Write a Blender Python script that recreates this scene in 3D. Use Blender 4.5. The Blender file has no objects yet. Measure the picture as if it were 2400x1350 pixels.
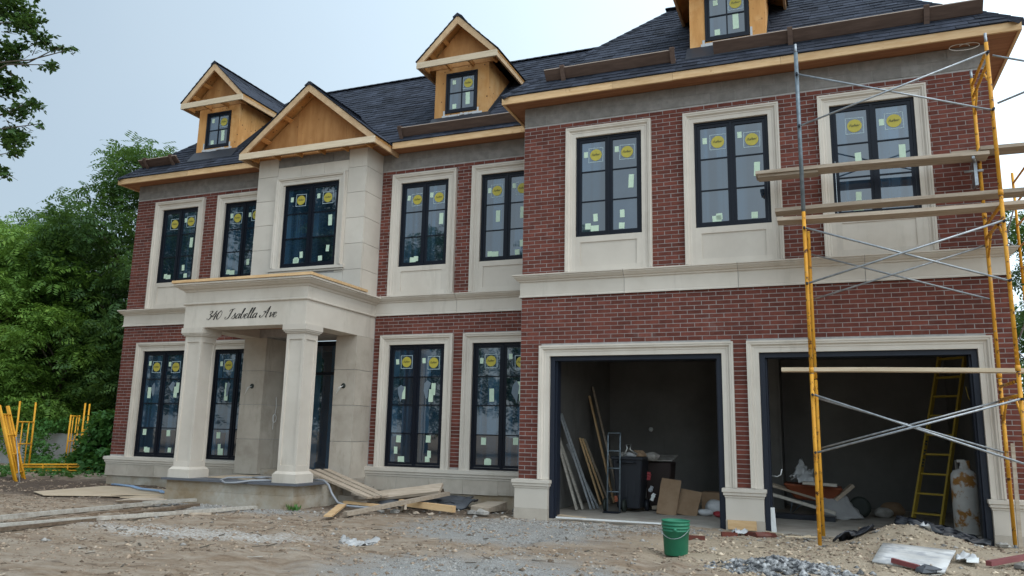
import bpy, math, random
import numpy as np
from mathutils import Vector, Matrix

random.seed(11)
rng = np.random.default_rng(11)
scene = bpy.context.scene
col = scene.collection

# ------------------------------------------------------------------ camera
cam_d = bpy.data.cameras.new('camera')
cam = bpy.data.objects.new('camera', cam_d)
col.objects.link(cam)
scene.camera = cam
_yaw, _pit, _rol = math.radians(-21.8985), math.radians(10.6089), math.radians(1.2176)
_f = Vector((math.sin(_yaw)*math.cos(_pit), math.cos(_yaw)*math.cos(_pit), math.sin(_pit)))
_r = Vector((math.cos(_yaw), -math.sin(_yaw), 0))
_u = _r.cross(_f)
_r2 = _r*math.cos(_rol) + _u*math.sin(_rol)
_u2 = -_r*math.sin(_rol) + _u*math.cos(_rol)
M = Matrix((_r2, _u2, -_f)).transposed().to_4x4()
M.translation = Vector((3.9426, -12.1806, 1.3004))
cam.matrix_world = M
cam_d.sensor_width = 36
cam_d.lens = 1830.37/2400*36
cam_d.clip_end = 2000

# ------------------------------------------------------------------ sky, sun, exposure
SUN_EL, SUN_AZ = math.radians(55), math.radians(115)      # azimuth clockwise from +Y
world = bpy.data.worlds.new('World')
scene.world = world
world.use_nodes = True
wn, wl = world.node_tree.nodes, world.node_tree.links
for n in list(wn): wn.remove(n)
w_out = wn.new('ShaderNodeOutputWorld')
add = wn.new('ShaderNodeAddShader')
bg1 = wn.new('ShaderNodeBackground'); bg2 = wn.new('ShaderNodeBackground')
sky = wn.new('ShaderNodeTexSky'); sky.sky_type = 'NISHITA'; sky.sun_disc = False
sky.sun_elevation = SUN_EL; sky.sun_rotation = SUN_AZ
sky.air_density = 1.2; sky.dust_density = 2.5
bg1.inputs['Strength'].default_value = 0.05
wl.new(sky.outputs[0], bg1.inputs['Color'])
# veil of thin overcast cloud, brighter towards the zenith as an overcast sky is
tc = wn.new('ShaderNodeTexCoord'); sep = wn.new('ShaderNodeSeparateXYZ')
wl.new(tc.outputs['Generated'], sep.inputs[0])
mr = wn.new('ShaderNodeMapRange'); mr.inputs[1].default_value = 0.0; mr.inputs[2].default_value = 1.0
mr.inputs[3].default_value = 0.92; mr.inputs[4].default_value = 1.12
wl.new(sep.outputs[2], mr.inputs[0])
# the veil is thinner and brighter on the sun's side
dt = wn.new('ShaderNodeVectorMath'); dt.operation = 'DOT_PRODUCT'
wl.new(tc.outputs['Generated'], dt.inputs[0]); dt.inputs[1].default_value = (.996, -.087, 0)
vs_ = wn.new('ShaderNodeMath'); vs_.operation = 'MULTIPLY_ADD'; vs_.inputs[1].default_value = .95; vs_.inputs[2].default_value = 1.33
wl.new(dt.outputs['Value'], vs_.inputs[0])
vm = wn.new('ShaderNodeMath'); vm.operation = 'MULTIPLY'
wl.new(vs_.outputs[0], vm.inputs[0]); wl.new(mr.outputs[0], vm.inputs[1])
nz = wn.new('ShaderNodeTexNoise'); nz.inputs['Scale'].default_value = 1.6; nz.inputs['Detail'].default_value = 5
nz.inputs['Roughness'].default_value = .45
wl.new(tc.outputs['Generated'], nz.inputs['Vector'])
cr = wn.new('ShaderNodeValToRGB')
cr.color_ramp.elements[0].position = .35; cr.color_ramp.elements[0].color = (.70, .86, .98, 1)
cr.color_ramp.elements[1].position = .68; cr.color_ramp.elements[1].color = (.80, .95, 1.04, 1)
wl.new(nz.outputs['Fac'], cr.inputs[0])
wl.new(cr.outputs[0], bg2.inputs['Color']); wl.new(vm.outputs[0], bg2.inputs['Strength'])
wl.new(bg1.outputs[0], add.inputs[0]); wl.new(bg2.outputs[0], add.inputs[1])
wl.new(add.outputs[0], w_out.inputs['Surface'])

sun_d = bpy.data.lights.new('sun', 'SUN'); sun_d.energy = 0.65; sun_d.angle = math.radians(25); sun_d.color = (1, .95, .88)
sun = bpy.data.objects.new('sun', sun_d); col.objects.link(sun)
sd = Vector((math.sin(SUN_AZ)*math.cos(SUN_EL), math.cos(SUN_AZ)*math.cos(SUN_EL), math.sin(SUN_EL)))
sun.rotation_euler = sd.to_track_quat('Z', 'Y').to_euler()
sun.location = (0, -30, 40)

scene.view_settings.view_transform = 'Standard'
scene.view_settings.look = 'None'
scene.view_settings.exposure = 0.0
scene.view_settings.gamma = 1
scene.view_settings.use_curve_mapping = False
scene.render.engine = 'CYCLES'
scene.cycles.max_bounces = 6
scene.cycles.diffuse_bounces = 4
scene.cycles.glossy_bounces = 3
scene.cycles.transparent_max_bounces = 4
scene.cycles.use_denoising = True
scene.cycles.denoising_input_passes = 'RGB_ALBEDO_NORMAL'
scene.cycles.denoising_prefilter = 'ACCURATE'

# ------------------------------------------------------------------ materials
def rgb(r, g, b):
    f = lambda c: (c/255/12.92 if c/255 <= .04045 else ((c/255+.055)/1.055)**2.4)
    return (f(r), f(g), f(b))

def new_mat(name):
    m = bpy.data.materials.new(name); m.use_nodes = True
    nt = m.node_tree
    return m, nt.nodes, nt.links, nt.nodes['Principled BSDF']

def mixc(n, l, fac, a, b, blend='MIX'):
    x = n.new('ShaderNodeMix'); x.data_type = 'RGBA'; x.blend_type = blend
    for s, v in ((x.inputs[0], fac), (x.inputs[6], a), (x.inputs[7], b)):
        if hasattr(v, 'links'): l.new(v, s)
        elif isinstance(v, (int, float)): s.default_value = v
        else: s.default_value = (*v[:3], 1)
    return x.outputs[2]

def noise(n, l, vec, scale, detail=4, rough=.55, stretch=None):
    if stretch:
        mp = n.new('ShaderNodeMapping'); mp.inputs['Scale'].default_value = stretch
        l.new(vec, mp.inputs[0]); vec = mp.outputs[0]
    t = n.new('ShaderNodeTexNoise'); t.inputs['Scale'].default_value = scale
    t.inputs['Detail'].default_value = detail; t.inputs['Roughness'].default_value = rough
    l.new(vec, t.inputs['Vector'])
    return t.outputs['Fac']

def ramp(n, l, fac, p0, p1, c0=(0, 0, 0), c1=(1, 1, 1)):
    r = n.new('ShaderNodeValToRGB')
    r.color_ramp.elements[0].position = p0; r.color_ramp.elements[0].color = (*c0, 1)
    r.color_ramp.elements[1].position = p1; r.color_ramp.elements[1].color = (*c1, 1)
    l.new(fac, r.inputs[0]); return r.outputs[0]

def bump(n, l, b, h, strength=.3, dist=.02):
    x = n.new('ShaderNodeBump'); x.inputs['Strength'].default_value = strength; x.inputs['Distance'].default_value = dist
    l.new(h, x.inputs['Height']); l.new(x.outputs[0], b.inputs['Normal'])

def rough_mat(name, c1, c2, scale=6, rough=.8, detail=6, stretch=None, bumps=.25, bscale=60, rnd=.0, c3=None, p=(.35, .65), spec=.3, metallic=0, p3=(.55, .75), s3=2.0, c4=None, p4=(.6, .8), s4=1.0, st4=None):
    """two colours mixed by noise, optional third as blotches, per-island / per-object value jitter, fine bump"""
    m, n, l, b = new_mat(name)
    geo = n.new('ShaderNodeNewGeometry'); pos = geo.outputs['Position']
    f = ramp(n, l, noise(n, l, pos, scale, detail, .6, stretch), *p)
    c = mixc(n, l, f, c1, c2)
    if c3 is not None:
        c = mixc(n, l, ramp(n, l, noise(n, l, pos, s3, 7, .65), *p3), c, c3)
    if c4 is not None:
        c = mixc(n, l, ramp(n, l, noise(n, l, pos, s4, 8, .7, st4), *p4), c, c4)
    if rnd:
        oi = n.new('ShaderNodeObjectInfo')
        ad = n.new('ShaderNodeMath'); ad.operation = 'ADD'
        l.new(oi.outputs['Random'], ad.inputs[0]); l.new(geo.outputs['Random Per Island'], ad.inputs[1])
        fr = n.new('ShaderNodeMath'); fr.operation = 'FRACT'; l.new(ad.outputs[0], fr.inputs[0])
        mrr = n.new('ShaderNodeMapRange'); mrr.inputs[3].default_value = 1-rnd; mrr.inputs[4].default_value = 1+rnd
        l.new(fr.outputs[0], mrr.inputs[0])
        hs = n.new('ShaderNodeHueSaturation'); l.new(c, hs.inputs['Color']); l.new(mrr.outputs[0], hs.inputs['Value'])
        c = hs.outputs[0]
    l.new(c, b.inputs['Base Color'])
    b.inputs['Roughness'].default_value = rough
    b.inputs['Specular IOR Level'].default_value = spec
    b.inputs['Metallic'].default_value = metallic
    if bumps: bump(n, l, b, noise(n, l, pos, bscale, 4, .6), bumps, .01)
    return m

def plain(name, c, rough=.6, metallic=0, spec=.4):
    m, n, l, b = new_mat(name)
    geo = n.new('ShaderNodeNewGeometry')
    f = noise(n, l, geo.outputs['Position'], 18, 4)
    l.new(mixc(n, l, f, tuple(x*.85 for x in c), tuple(min(1, x*1.12) for x in c)), b.inputs['Base Color'])
    b.inputs['Roughness'].default_value = rough; b.inputs['Metallic'].default_value = metallic
    b.inputs['Specular IOR Level'].default_value = spec
    return m

MT = {}
MT['brick'] = rough_mat('brick_red', (.122, .034, .024), (.166, .049, .033), 9, .85, rnd=.24, c4=(.25, .19, .17), p4=(.60, .86), s4=.9, bumps=.5, bscale=120, c3=(.085, .028, .028), p3=(.6, .8), s3=5)
MT['mortar'] = rough_mat('mortar_grey', (.32, .30, .285), (.41, .385, .365), 12, .95, bumps=.2)
MT['block_mortar'] = rough_mat('block_mortar_grey', (.24, .23, .215), (.30, .285, .27), 9, .95)
MT['block'] = rough_mat('concrete_block_grey', (.185, .17, .155), (.25, .23, .212), 7, .92, rnd=.09, bumps=.4, bscale=150, c3=(.33, .315, .295), p3=(.55, .8), s3=1.6)
MT['stone'] = rough_mat('cast_stone_cream', (.54, .48, .41), (.605, .545, .47), 1.4, .8, rnd=.05, c4=(.40, .355, .295), p4=(.56, .80), s4=1.1, st4=(2.2, 2.2, .35), bumps=.12, bscale=180, c3=(.465, .405, .33), p3=(.55, .85), s3=.9)
MT['stone_dirty'] = rough_mat('cast_stone_weathered', (.435, .375, .31), (.52, .46, .385), 2.2, .85, rnd=.09, c4=(.30, .25, .195), p4=(.54, .78), s4=1.6, st4=(2, 2, .5), bumps=.2, bscale=120, c3=(.33, .28, .22), p3=(.52, .8), s3=1.5)
MT['found'] = rough_mat('poured_concrete', (.33, .29, .23), (.46, .42, .36), 2.2, .93, bumps=.4, bscale=70, c3=(.29, .215, .135), p3=(.42, .64), s3=1.3, c4=(.17, .125, .085), p4=(.60, .78), s4=2.6)
MT['lintel'] = MT['stone']
MT['wood'] = rough_mat('fresh_lumber', (.58, .36, .175), (.70, .475, .26), 3, .65, stretch=(1.2, 8, 8), rnd=.12, bumps=.15, c3=(.42, .225, .095), p3=(.62, .72), s3=7)
MT['ply0'] = rough_mat('plywood_orange', (.52, .265, .092), (.64, .37, .15), 2.2, .65, stretch=(2.2, 2.2, .5), rnd=.1, bumps=.12, c3=(.30, .145, .055), p3=(.69, .73), s3=10)
def ply_mat():
    m, n, l, b = new_mat('orange_plywood'); geo = n.new('ShaderNodeNewGeometry'); pos = geo.outputs['Position']; oi = n.new('ShaderNodeObjectInfo')
    c = mixc(n, l, ramp(n, l, noise(n, l, pos, 2.4, 7, .65, (2.4, 2.4, .45)), .34, .66), (.45, .205, .062), (.60, .315, .112))
    c = mixc(n, l, ramp(n, l, noise(n, l, pos, 1.5, 5, .6), .52, .72), c, (.64, .385, .17))
    c = mixc(n, l, ramp(n, l, noise(n, l, pos, 11, 4, .6), .66, .72), c, (.27, .12, .045))
    v = n.new('ShaderNodeTexVoronoi'); v.inputs['Scale'].default_value = 6.5; l.new(pos, v.inputs['Vector'])
    c = mixc(n, l, ramp(n, l, v.outputs['Distance'], .10, .13, (1, 1, 1), (0, 0, 0)), c, (.12, .055, .025))
    hs = n.new('ShaderNodeHueSaturation'); mr_ = n.new('ShaderNodeMapRange'); mr_.inputs[3].default_value = .84; mr_.inputs[4].default_value = 1.14
    l.new(oi.outputs['Random'], mr_.inputs[0]); l.new(mr_.outputs[0], hs.inputs['Value']); l.new(c, hs.inputs['Color'])
    l.new(hs.outputs[0], b.inputs['Base Color']); b.inputs['Roughness'].default_value = .7; b.inputs['Specular IOR Level'].default_value = .25
    bump(n, l, b, noise(n, l, pos, 40, 3), .15, .01)
    return m
MT['ply'] = ply_mat()
MT['ply_amber'] = rough_mat('amber_plywood', (.33, .145, .045), (.47, .235, .085), 2.2, .7, stretch=(2.2, 2.2, .5), rnd=.12, bumps=.12, c3=(.17, .07, .025), p3=(.66, .71), s3=12)  # gable-face plywood, the overhang's shade put into a darker colour
MT['soffit'] = rough_mat('soffit_stained_wood', (.25, .105, .05), (.36, .165, .08), 3, .7, stretch=(.6, 6, 6), rnd=.1, bumps=.12)
MT['pale_wood'] = rough_mat('pale_spruce', (.56, .44, .30), (.66, .54, .39), 3, .7, stretch=(1, 9, 9), rnd=.08, bumps=.12, c3=(.40, .26, .15), p3=(.70, .76), s3=9)
MT['rake'] = rough_mat('rake_lumber', (.47, .30, .165), (.58, .40, .235), 3, .65, stretch=(3, 3, 3), rnd=.08, bumps=.12, c3=(.34, .20, .10), p3=(.68, .74), s3=9)
MT['plank'] = rough_mat('weathered_plank', (.33, .26, .195), (.46, .375, .29), 2.5, .85, stretch=(1, 9, 9), rnd=.16, bumps=.35, bscale=50, c3=(.22, .16, .115), p3=(.6, .8), s3=3)
MT['grey_plank'] = rough_mat('grey_weathered_plank', (.32, .285, .24), (.47, .43, .375), 3, .9, stretch=(2, 8, 8), rnd=.16, bumps=.35, bscale=50, c3=(.18, .13, .10), p3=(.55, .75), s3=2.5)
MT['dark_plank'] = rough_mat('damp_brown_plank', (.105, .070, .046), (.20, .145, .10), 3, .85, stretch=(2, 8, 8), rnd=.2, bumps=.35, bscale=50)
MT['torn'] = plain('torn_clear_film', (.16, .20, .24), .3)  # pale colour painting sky reflections on the lower windows
MT['shingle'] = rough_mat('asphalt_shingle', (.022, .026, .038), (.042, .048, .066), 5, .9, rnd=.36, bumps=.6, bscale=220, spec=.25)
MT['flash'] = plain('dark_metal_flashing', (.03, .033, .042), .45, .3)
MT['black'] = plain('black_window_frame', (.0055, .0075, .014), .4, spec=.22)
MT['blacksteel'] = plain('black_door_steel', (.014, .018, .030), .45, spec=.3)
MT['parging'] = rough_mat('grey_garage_parging', (.165, .155, .145), (.215, .205, .19), 1.2, .95, bumps=.15)
MT['slab'] = rough_mat('dusty_concrete_floor', (.32, .28, .235), (.43, .385, .33), 2.5, .95, bumps=.3, c3=(.24, .19, .15), s3=1.8)
MT['bluestone'] = plain('slate_coping', (.11, .115, .13), .6)
MT['brown_metal'] = rough_mat('brown_coated_board', (.105, .068, .054), (.15, .10, .08), 3, .55, stretch=(1, 6, 6), bumps=.1, rnd=.08)
MT['copper_edge'] = plain('pale_board_edge', (.42, .33, .27), .5)
MT['galv'] = rough_mat('galvanised_steel', (.28, .30, .32), (.42, .44, .46), 15, .42, metallic=.75, bumps=.08)
MT['galv_post'] = rough_mat('galvanised_post', (.13, .16, .18), (.23, .27, .30), 8, .5, metallic=.5, bumps=.1)
MT['yellow'] = rough_mat('yellow_scaffold_paint', (.58, .25, .018), (.70, .34, .035), 5, .55, bumps=.15, c3=(.10, .035, .012), p3=(.56, .61), s3=11, c4=(.40, .33, .25), p4=(.62, .70), s4=6)
MT['yellow2'] = rough_mat('yellow_scaffold_paint_clean', (.66, .29, .012), (.76, .37, .022), 5, .5, bumps=.1, c3=(.25, .09, .02), p3=(.68, .74), s3=7)
MT['green'] = rough_mat('green_bucket_plastic', (.018, .150, .080), (.030, .19, .105), 4, .45, bumps=.05, c3=(.28, .36, .32), p3=(.68, .74), s3=11)
MT['white_plastic'] = plain('white_plastic_sheet', (.50, .50, .50), .35)
MT['white'] = plain('white_paint', (.75, .75, .73), .5)
MT['pale_label'] = plain('pale_green_label', (.55, .68, .52), .6)
MT['yel_label'] = plain('yellow_sticker_paper', (.46, .385, .055), .5)
MT['ink'] = plain('dark_print', (.02, .025, .02), .6)
MT['scribble'] = plain('olive_print', (.15, .135, .035), .6)
MT['film'] = plain('sticker_film_edge', (.34, .42, .44), .4)
MT['letter'] = plain('black_lettering', (.008, .008, .009), .4)
MT['bin'] = plain('black_bin_plastic', (.018, .020, .026), .5)
MT['card'] = rough_mat('brown_cardboard', (.23, .145, .085), (.30, .20, .125), 4, .9, bumps=.1)
MT['tank'] = rough_mat('white_tank_rusty', (.50, .48, .45), (.58, .56, .53), 5, .5, bumps=.1, c3=(.34, .16, .04), p3=(.54, .60), s3=4)
MT['ladder'] = plain('yellow_fibreglass', (.36, .25, .04), .55, spec=.2)
MT['alu'] = plain('aluminium', (.5, .5, .48), .4, .7)
MT['tarp'] = plain('black_membrane', (.016, .018, .024), .35)
MT['slate'] = plain('dark_grey_sheet', (.07, .075, .085), .45)
MT['cable'] = plain('grey_conduit', (.30, .31, .33), .45)
MT['blue'] = plain('pale_blue_hose', (.25, .36, .52), .5)
MT['redplastic'] = plain('red_plastic', (.30, .03, .035), .5)
MT['redwood'] = plain('dark_red_trim', (.19, .05, .05), .6)
MT['conc'] = rough_mat('old_concrete_wall', (.30, .29, .285), (.40, .39, .385), 1.5, .95, bumps=.5, bscale=40, c3=(.16, .15, .15), p3=(.62, .68), s3=5)
MT['bark'] = rough_mat('bark', (.075, .06, .045), (.13, .11, .085), 6, .95, stretch=(3, 3, .6), bumps=.8, bscale=30)
MT['greenrod'] = plain('green_cord', (.12, .42, .24), .5)
MT['orange'] = plain('orange_barrow', (.26, .07, .03), .6)
MT['heapbit'] = rough_mat('rubble_mixed_grey', (.045, .046, .05), (.34, .335, .33), 16, .95, rnd=.5, bumps=.3, p=(.4, .6))
MT['stonebit'] = rough_mat('rubble_grey', (.20, .185, .165), (.37, .345, .315), 8, .95, rnd=.4, bumps=.3)

def glass_mat():
    m, n, l, b = new_mat('window_glass')
    geo = n.new('ShaderNodeNewGeometry'); pos = geo.outputs['Position']
    s = noise(n, l, pos, 1.0, 2, .5, (6.5, 6.5, .10))
    c = mixc(n, l, ramp(n, l, s, .46, .60), (.007, .019, .036), (.024, .058, .098))
    s2 = noise(n, l, pos, 2.1, 4, .6)
    c = mixc(n, l, ramp(n, l, s2, .5, .85), c, (.026, .042, .060))
    oi = n.new('ShaderNodeObjectInfo'); mr_ = n.new('ShaderNodeMapRange'); mr_.inputs[3].default_value = .45; mr_.inputs[4].default_value = 1.5
    l.new(oi.outputs['Random'], mr_.inputs[0]); hs = n.new('ShaderNodeHueSaturation'); l.new(mr_.outputs[0], hs.inputs['Value']); l.new(c, hs.inputs['Color']); c = hs.outputs[0]
    l.new(c, b.inputs['Base Color'])
    b.inputs['Roughness'].default_value = .02
    b.inputs['IOR'].default_value = 2.1
    bump(n, l, b, noise(n, l, pos, 1.3, 2), .035, .05)
    return m
MT['glass'] = glass_mat()

def leaf_mat(name, c1, c2, c3, trans=.35):
    m, n, l, b = new_mat(name)
    geo = n.new('ShaderNodeNewGeometry')
    r = n.new('ShaderNodeValToRGB'); e = r.color_ramp.elements
    e[0].position = 0; e[0].color = (*c1, 1); e[1].position = 1; e[1].color = (*c3, 1)
    k = e.new(.55); k.color = (*c2, 1)
    mixf = n.new('ShaderNodeMath'); mixf.operation = 'MULTIPLY_ADD'; mixf.inputs[1].default_value = .55
    l.new(geo.outputs['Random Per Island'], mixf.inputs[0])
    nn = noise(n, l, geo.outputs['Position'], .55, 3, .6)
    mm = n.new('ShaderNodeMath'); mm.operation = 'MULTIPLY_ADD'; mm.inputs[1].default_value = 1.3; mm.inputs[2].default_value = -.42
    l.new(nn, mm.inputs[0]); l.new(mm.outputs[0], mixf.inputs[2])
    l.new(mixf.outputs[0], r.inputs[0])
    l.new(r.outputs[0], b.inputs['Base Color']); b.inputs['Roughness'].default_value = .55
    b.inputs['Specular IOR Level'].default_value = .3
    tr = n.new('ShaderNodeBsdfTranslucent')
    bright = mixc(n, l, .5, r.outputs[0], (.14, .22, .03))
    l.new(bright, tr.inputs['Color'])
    ms = n.new('ShaderNodeMixShader'); ms.inputs[0].default_value = trans
    out = n['Material Output']
    l.new(b.outputs[0], ms.inputs[1]); l.new(tr.outputs[0], ms.inputs[2]); l.new(ms.outputs[0], out.inputs['Surface'])
    return m
MT['leaf_light'] = leaf_mat('leaf_light_green', (.045, .105, .018), (.135, .255, .042), (.31, .48, .09), .44)
MT['leaf_dark'] = leaf_mat('leaf_dark_green', (.018, .050, .015), (.055, .118, .030), (.15, .25, .060), .40)
MT['leaf_over'] = leaf_mat('leaf_near_green', (.016, .044, .012), (.042, .095, .022), (.095, .17, .042), .3)
MT['leaf_vine'] = leaf_mat('leaf_vine_green', (.028, .10, .022), (.065, .18, .038), (.13, .28, .06), .35)

def ground_mat():
    m, n, l, b = new_mat('dirt_sand_gravel')
    geo = n.new('ShaderNodeNewGeometry'); pos = geo.outputs['Position']
    big = noise(n, l, pos, .7, 6, .6); mid = noise(n, l, pos, 3.2, 7, .65); fine = noise(n, l, pos, 26, 5, .7); grit = noise(n, l, pos, 90, 3, .7)
    streak = noise(n, l, pos, 1.3, 6, .65, (.55, 2.2, 1))
    dirt = mixc(n, l, ramp(n, l, mid, .3, .7), (.225, .152, .099), (.41, .30, .207))
    dirt = mixc(n, l, ramp(n, l, streak, .42, .62), dirt, (.42, .332, .252))
    rot = n.new('ShaderNodeMapping'); rot.inputs['Rotation'].default_value = (0, 0, -.38); rot.inputs['Scale'].default_value = (.38, 1.25, 1); l.new(pos, rot.inputs[0])
    st2 = noise(n, l, rot.outputs[0], 5.5, 9, .72)
    dirt = mixc(n, l, ramp(n, l, st2, .46, .72), dirt, (.50, .41, .325))
    dirt = mixc(n, l, ramp(n, l, st2, .30, .44, (1, 1, 1), (0, 0, 0)), dirt, (.15, .105, .075))
    # damp dark dirt near the house's left corner and beside the boards
    sx = n.new('ShaderNodeSeparateXYZ'); l.new(pos, sx.inputs[0])
    def blob(cx, cy, rx, ry, soft=.6):
        a = n.new('ShaderNodeMath'); a.operation = 'SUBTRACT'; l.new(sx.outputs[0], a.inputs[0]); a.inputs[1].default_value = cx
        a2 = n.new('ShaderNodeMath'); a2.operation = 'DIVIDE'; l.new(a.outputs[0], a2.inputs[0]); a2.inputs[1].default_value = rx
        c = n.new('ShaderNodeMath'); c.operation = 'SUBTRACT'; l.new(sx.outputs[1], c.inputs[0]); c.inputs[1].default_value = cy
        c2 = n.new('ShaderNodeMath'); c2.operation = 'DIVIDE'; l.new(c.outputs[0], c2.inputs[0]); c2.inputs[1].default_value = ry
        p = n.new('ShaderNodeMath'); p.operation = 'MULTIPLY'; l.new(a2.outputs[0], p.inputs[0]); l.new(a2.outputs[0], p.inputs[1])
        q = n.new('ShaderNodeMath'); q.operation = 'MULTIPLY_ADD'; l.new(c2.outputs[0], q.inputs[0]); l.new(c2.outputs[0], q.inputs[1]); l.new(p.outputs[0], q.inputs[2])
        s = n.new('ShaderNodeMath'); s.operation = 'SQRT'; l.new(q.outputs[0], s.inputs[0])
        nn = n.new('ShaderNodeMath'); nn.operation = 'MULTIPLY_ADD'; nn.inputs[1].default_value = .9; l.new(mid, nn.inputs[0]); l.new(s.outputs[0], nn.inputs[2])
        r = n.new('ShaderNodeMapRange'); r.inputs[1].default_value = 1.45+soft*.4; r.inputs[2].default_value = 1.45-soft*.5
        r.inputs[3].default_value = 0; r.inputs[4].default_value = 1; l.new(nn.outputs[0], r.inputs[0]); return r.outputs[0]
    c = mixc(n, l, blob(-10.5, .2, 6.5, 1.9), dirt, mixc(n, l, mid, (.085, .060, .045), (.17, .125, .095)))
    c = mixc(n, l, blob(-3.3, .5, 2.4, 1.3), c, mixc(n, l, mid, (.10, .072, .052), (.19, .145, .11)))
    sand = mixc(n, l, ramp(n, l, mid, .3, .7), (.43, .335, .235), (.57, .465, .345))
    c = mixc(n, l, blob(4.6, -1.9, 2.9, 2.1, .35), c, sand)
    gravel = mixc(n, l, ramp(n, l, grit, .35, .65), (.20, .19, .18), (.56, .54, .51))
    gravel = mixc(n, l, ramp(n, l, fine, .52, .72), gravel, (.33, .275, .215))
    c = mixc(n, l, blob(-.3, -1.7, 1.5, 1.5, .5), c, gravel)
    c = mixc(n, l, blob(.9, -5.2, 1.6, 1.2, .7), c, gravel)
    c = mixc(n, l, blob(-5.6, -1.35, 1.9, .45, .6), c, gravel)
    # spilled lime dust
    dust = ramp(n, l, fine, .42, .62)
    f1 = n.new('ShaderNodeMath'); f1.operation = 'MULTIPLY'; l.new(blob(-3.6, -4.1, 1.8, .42, .7), f1.inputs[0]); l.new(dust, f1.inputs[1])
    c = mixc(n, l, f1.outputs[0], c, (.74, .72, .69))
    f2 = n.new('ShaderNodeMath'); f2.operation = 'MULTIPLY'; l.new(blob(.5, -.45, 1.5, .35, .8), f2.inputs[0]); l.new(dust, f2.inputs[1])
    c = mixc(n, l, f2.outputs[0], c, (.64, .63, .61))
    c = mixc(n, l, ramp(n, l, grit, .66, .72), c, (.42, .385, .35))
    c = mixc(n, l, ramp(n, l, noise(n, l, pos, 7, 8, .75), .62, .80), c, (.15, .11, .08))
    c = mixc(n, l, ramp(n, l, noise(n, l, pos, 55, 3, .6), .70, .76), c, (.05, .04, .032))
    l.new(c, b.inputs['Base Color']); b.inputs['Roughness'].default_value = .97; b.inputs['Specular IOR Level'].default_value = .15
    h = n.new('ShaderNodeMath'); h.operation = 'MULTIPLY_ADD'; h.inputs[1].default_value = .5
    l.new(grit, h.inputs[0]); l.new(fine, h.inputs[2])
    bump(n, l, b, h.outputs[0], 1.0, .045)
    return m
MT['ground'] = ground_mat()

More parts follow.
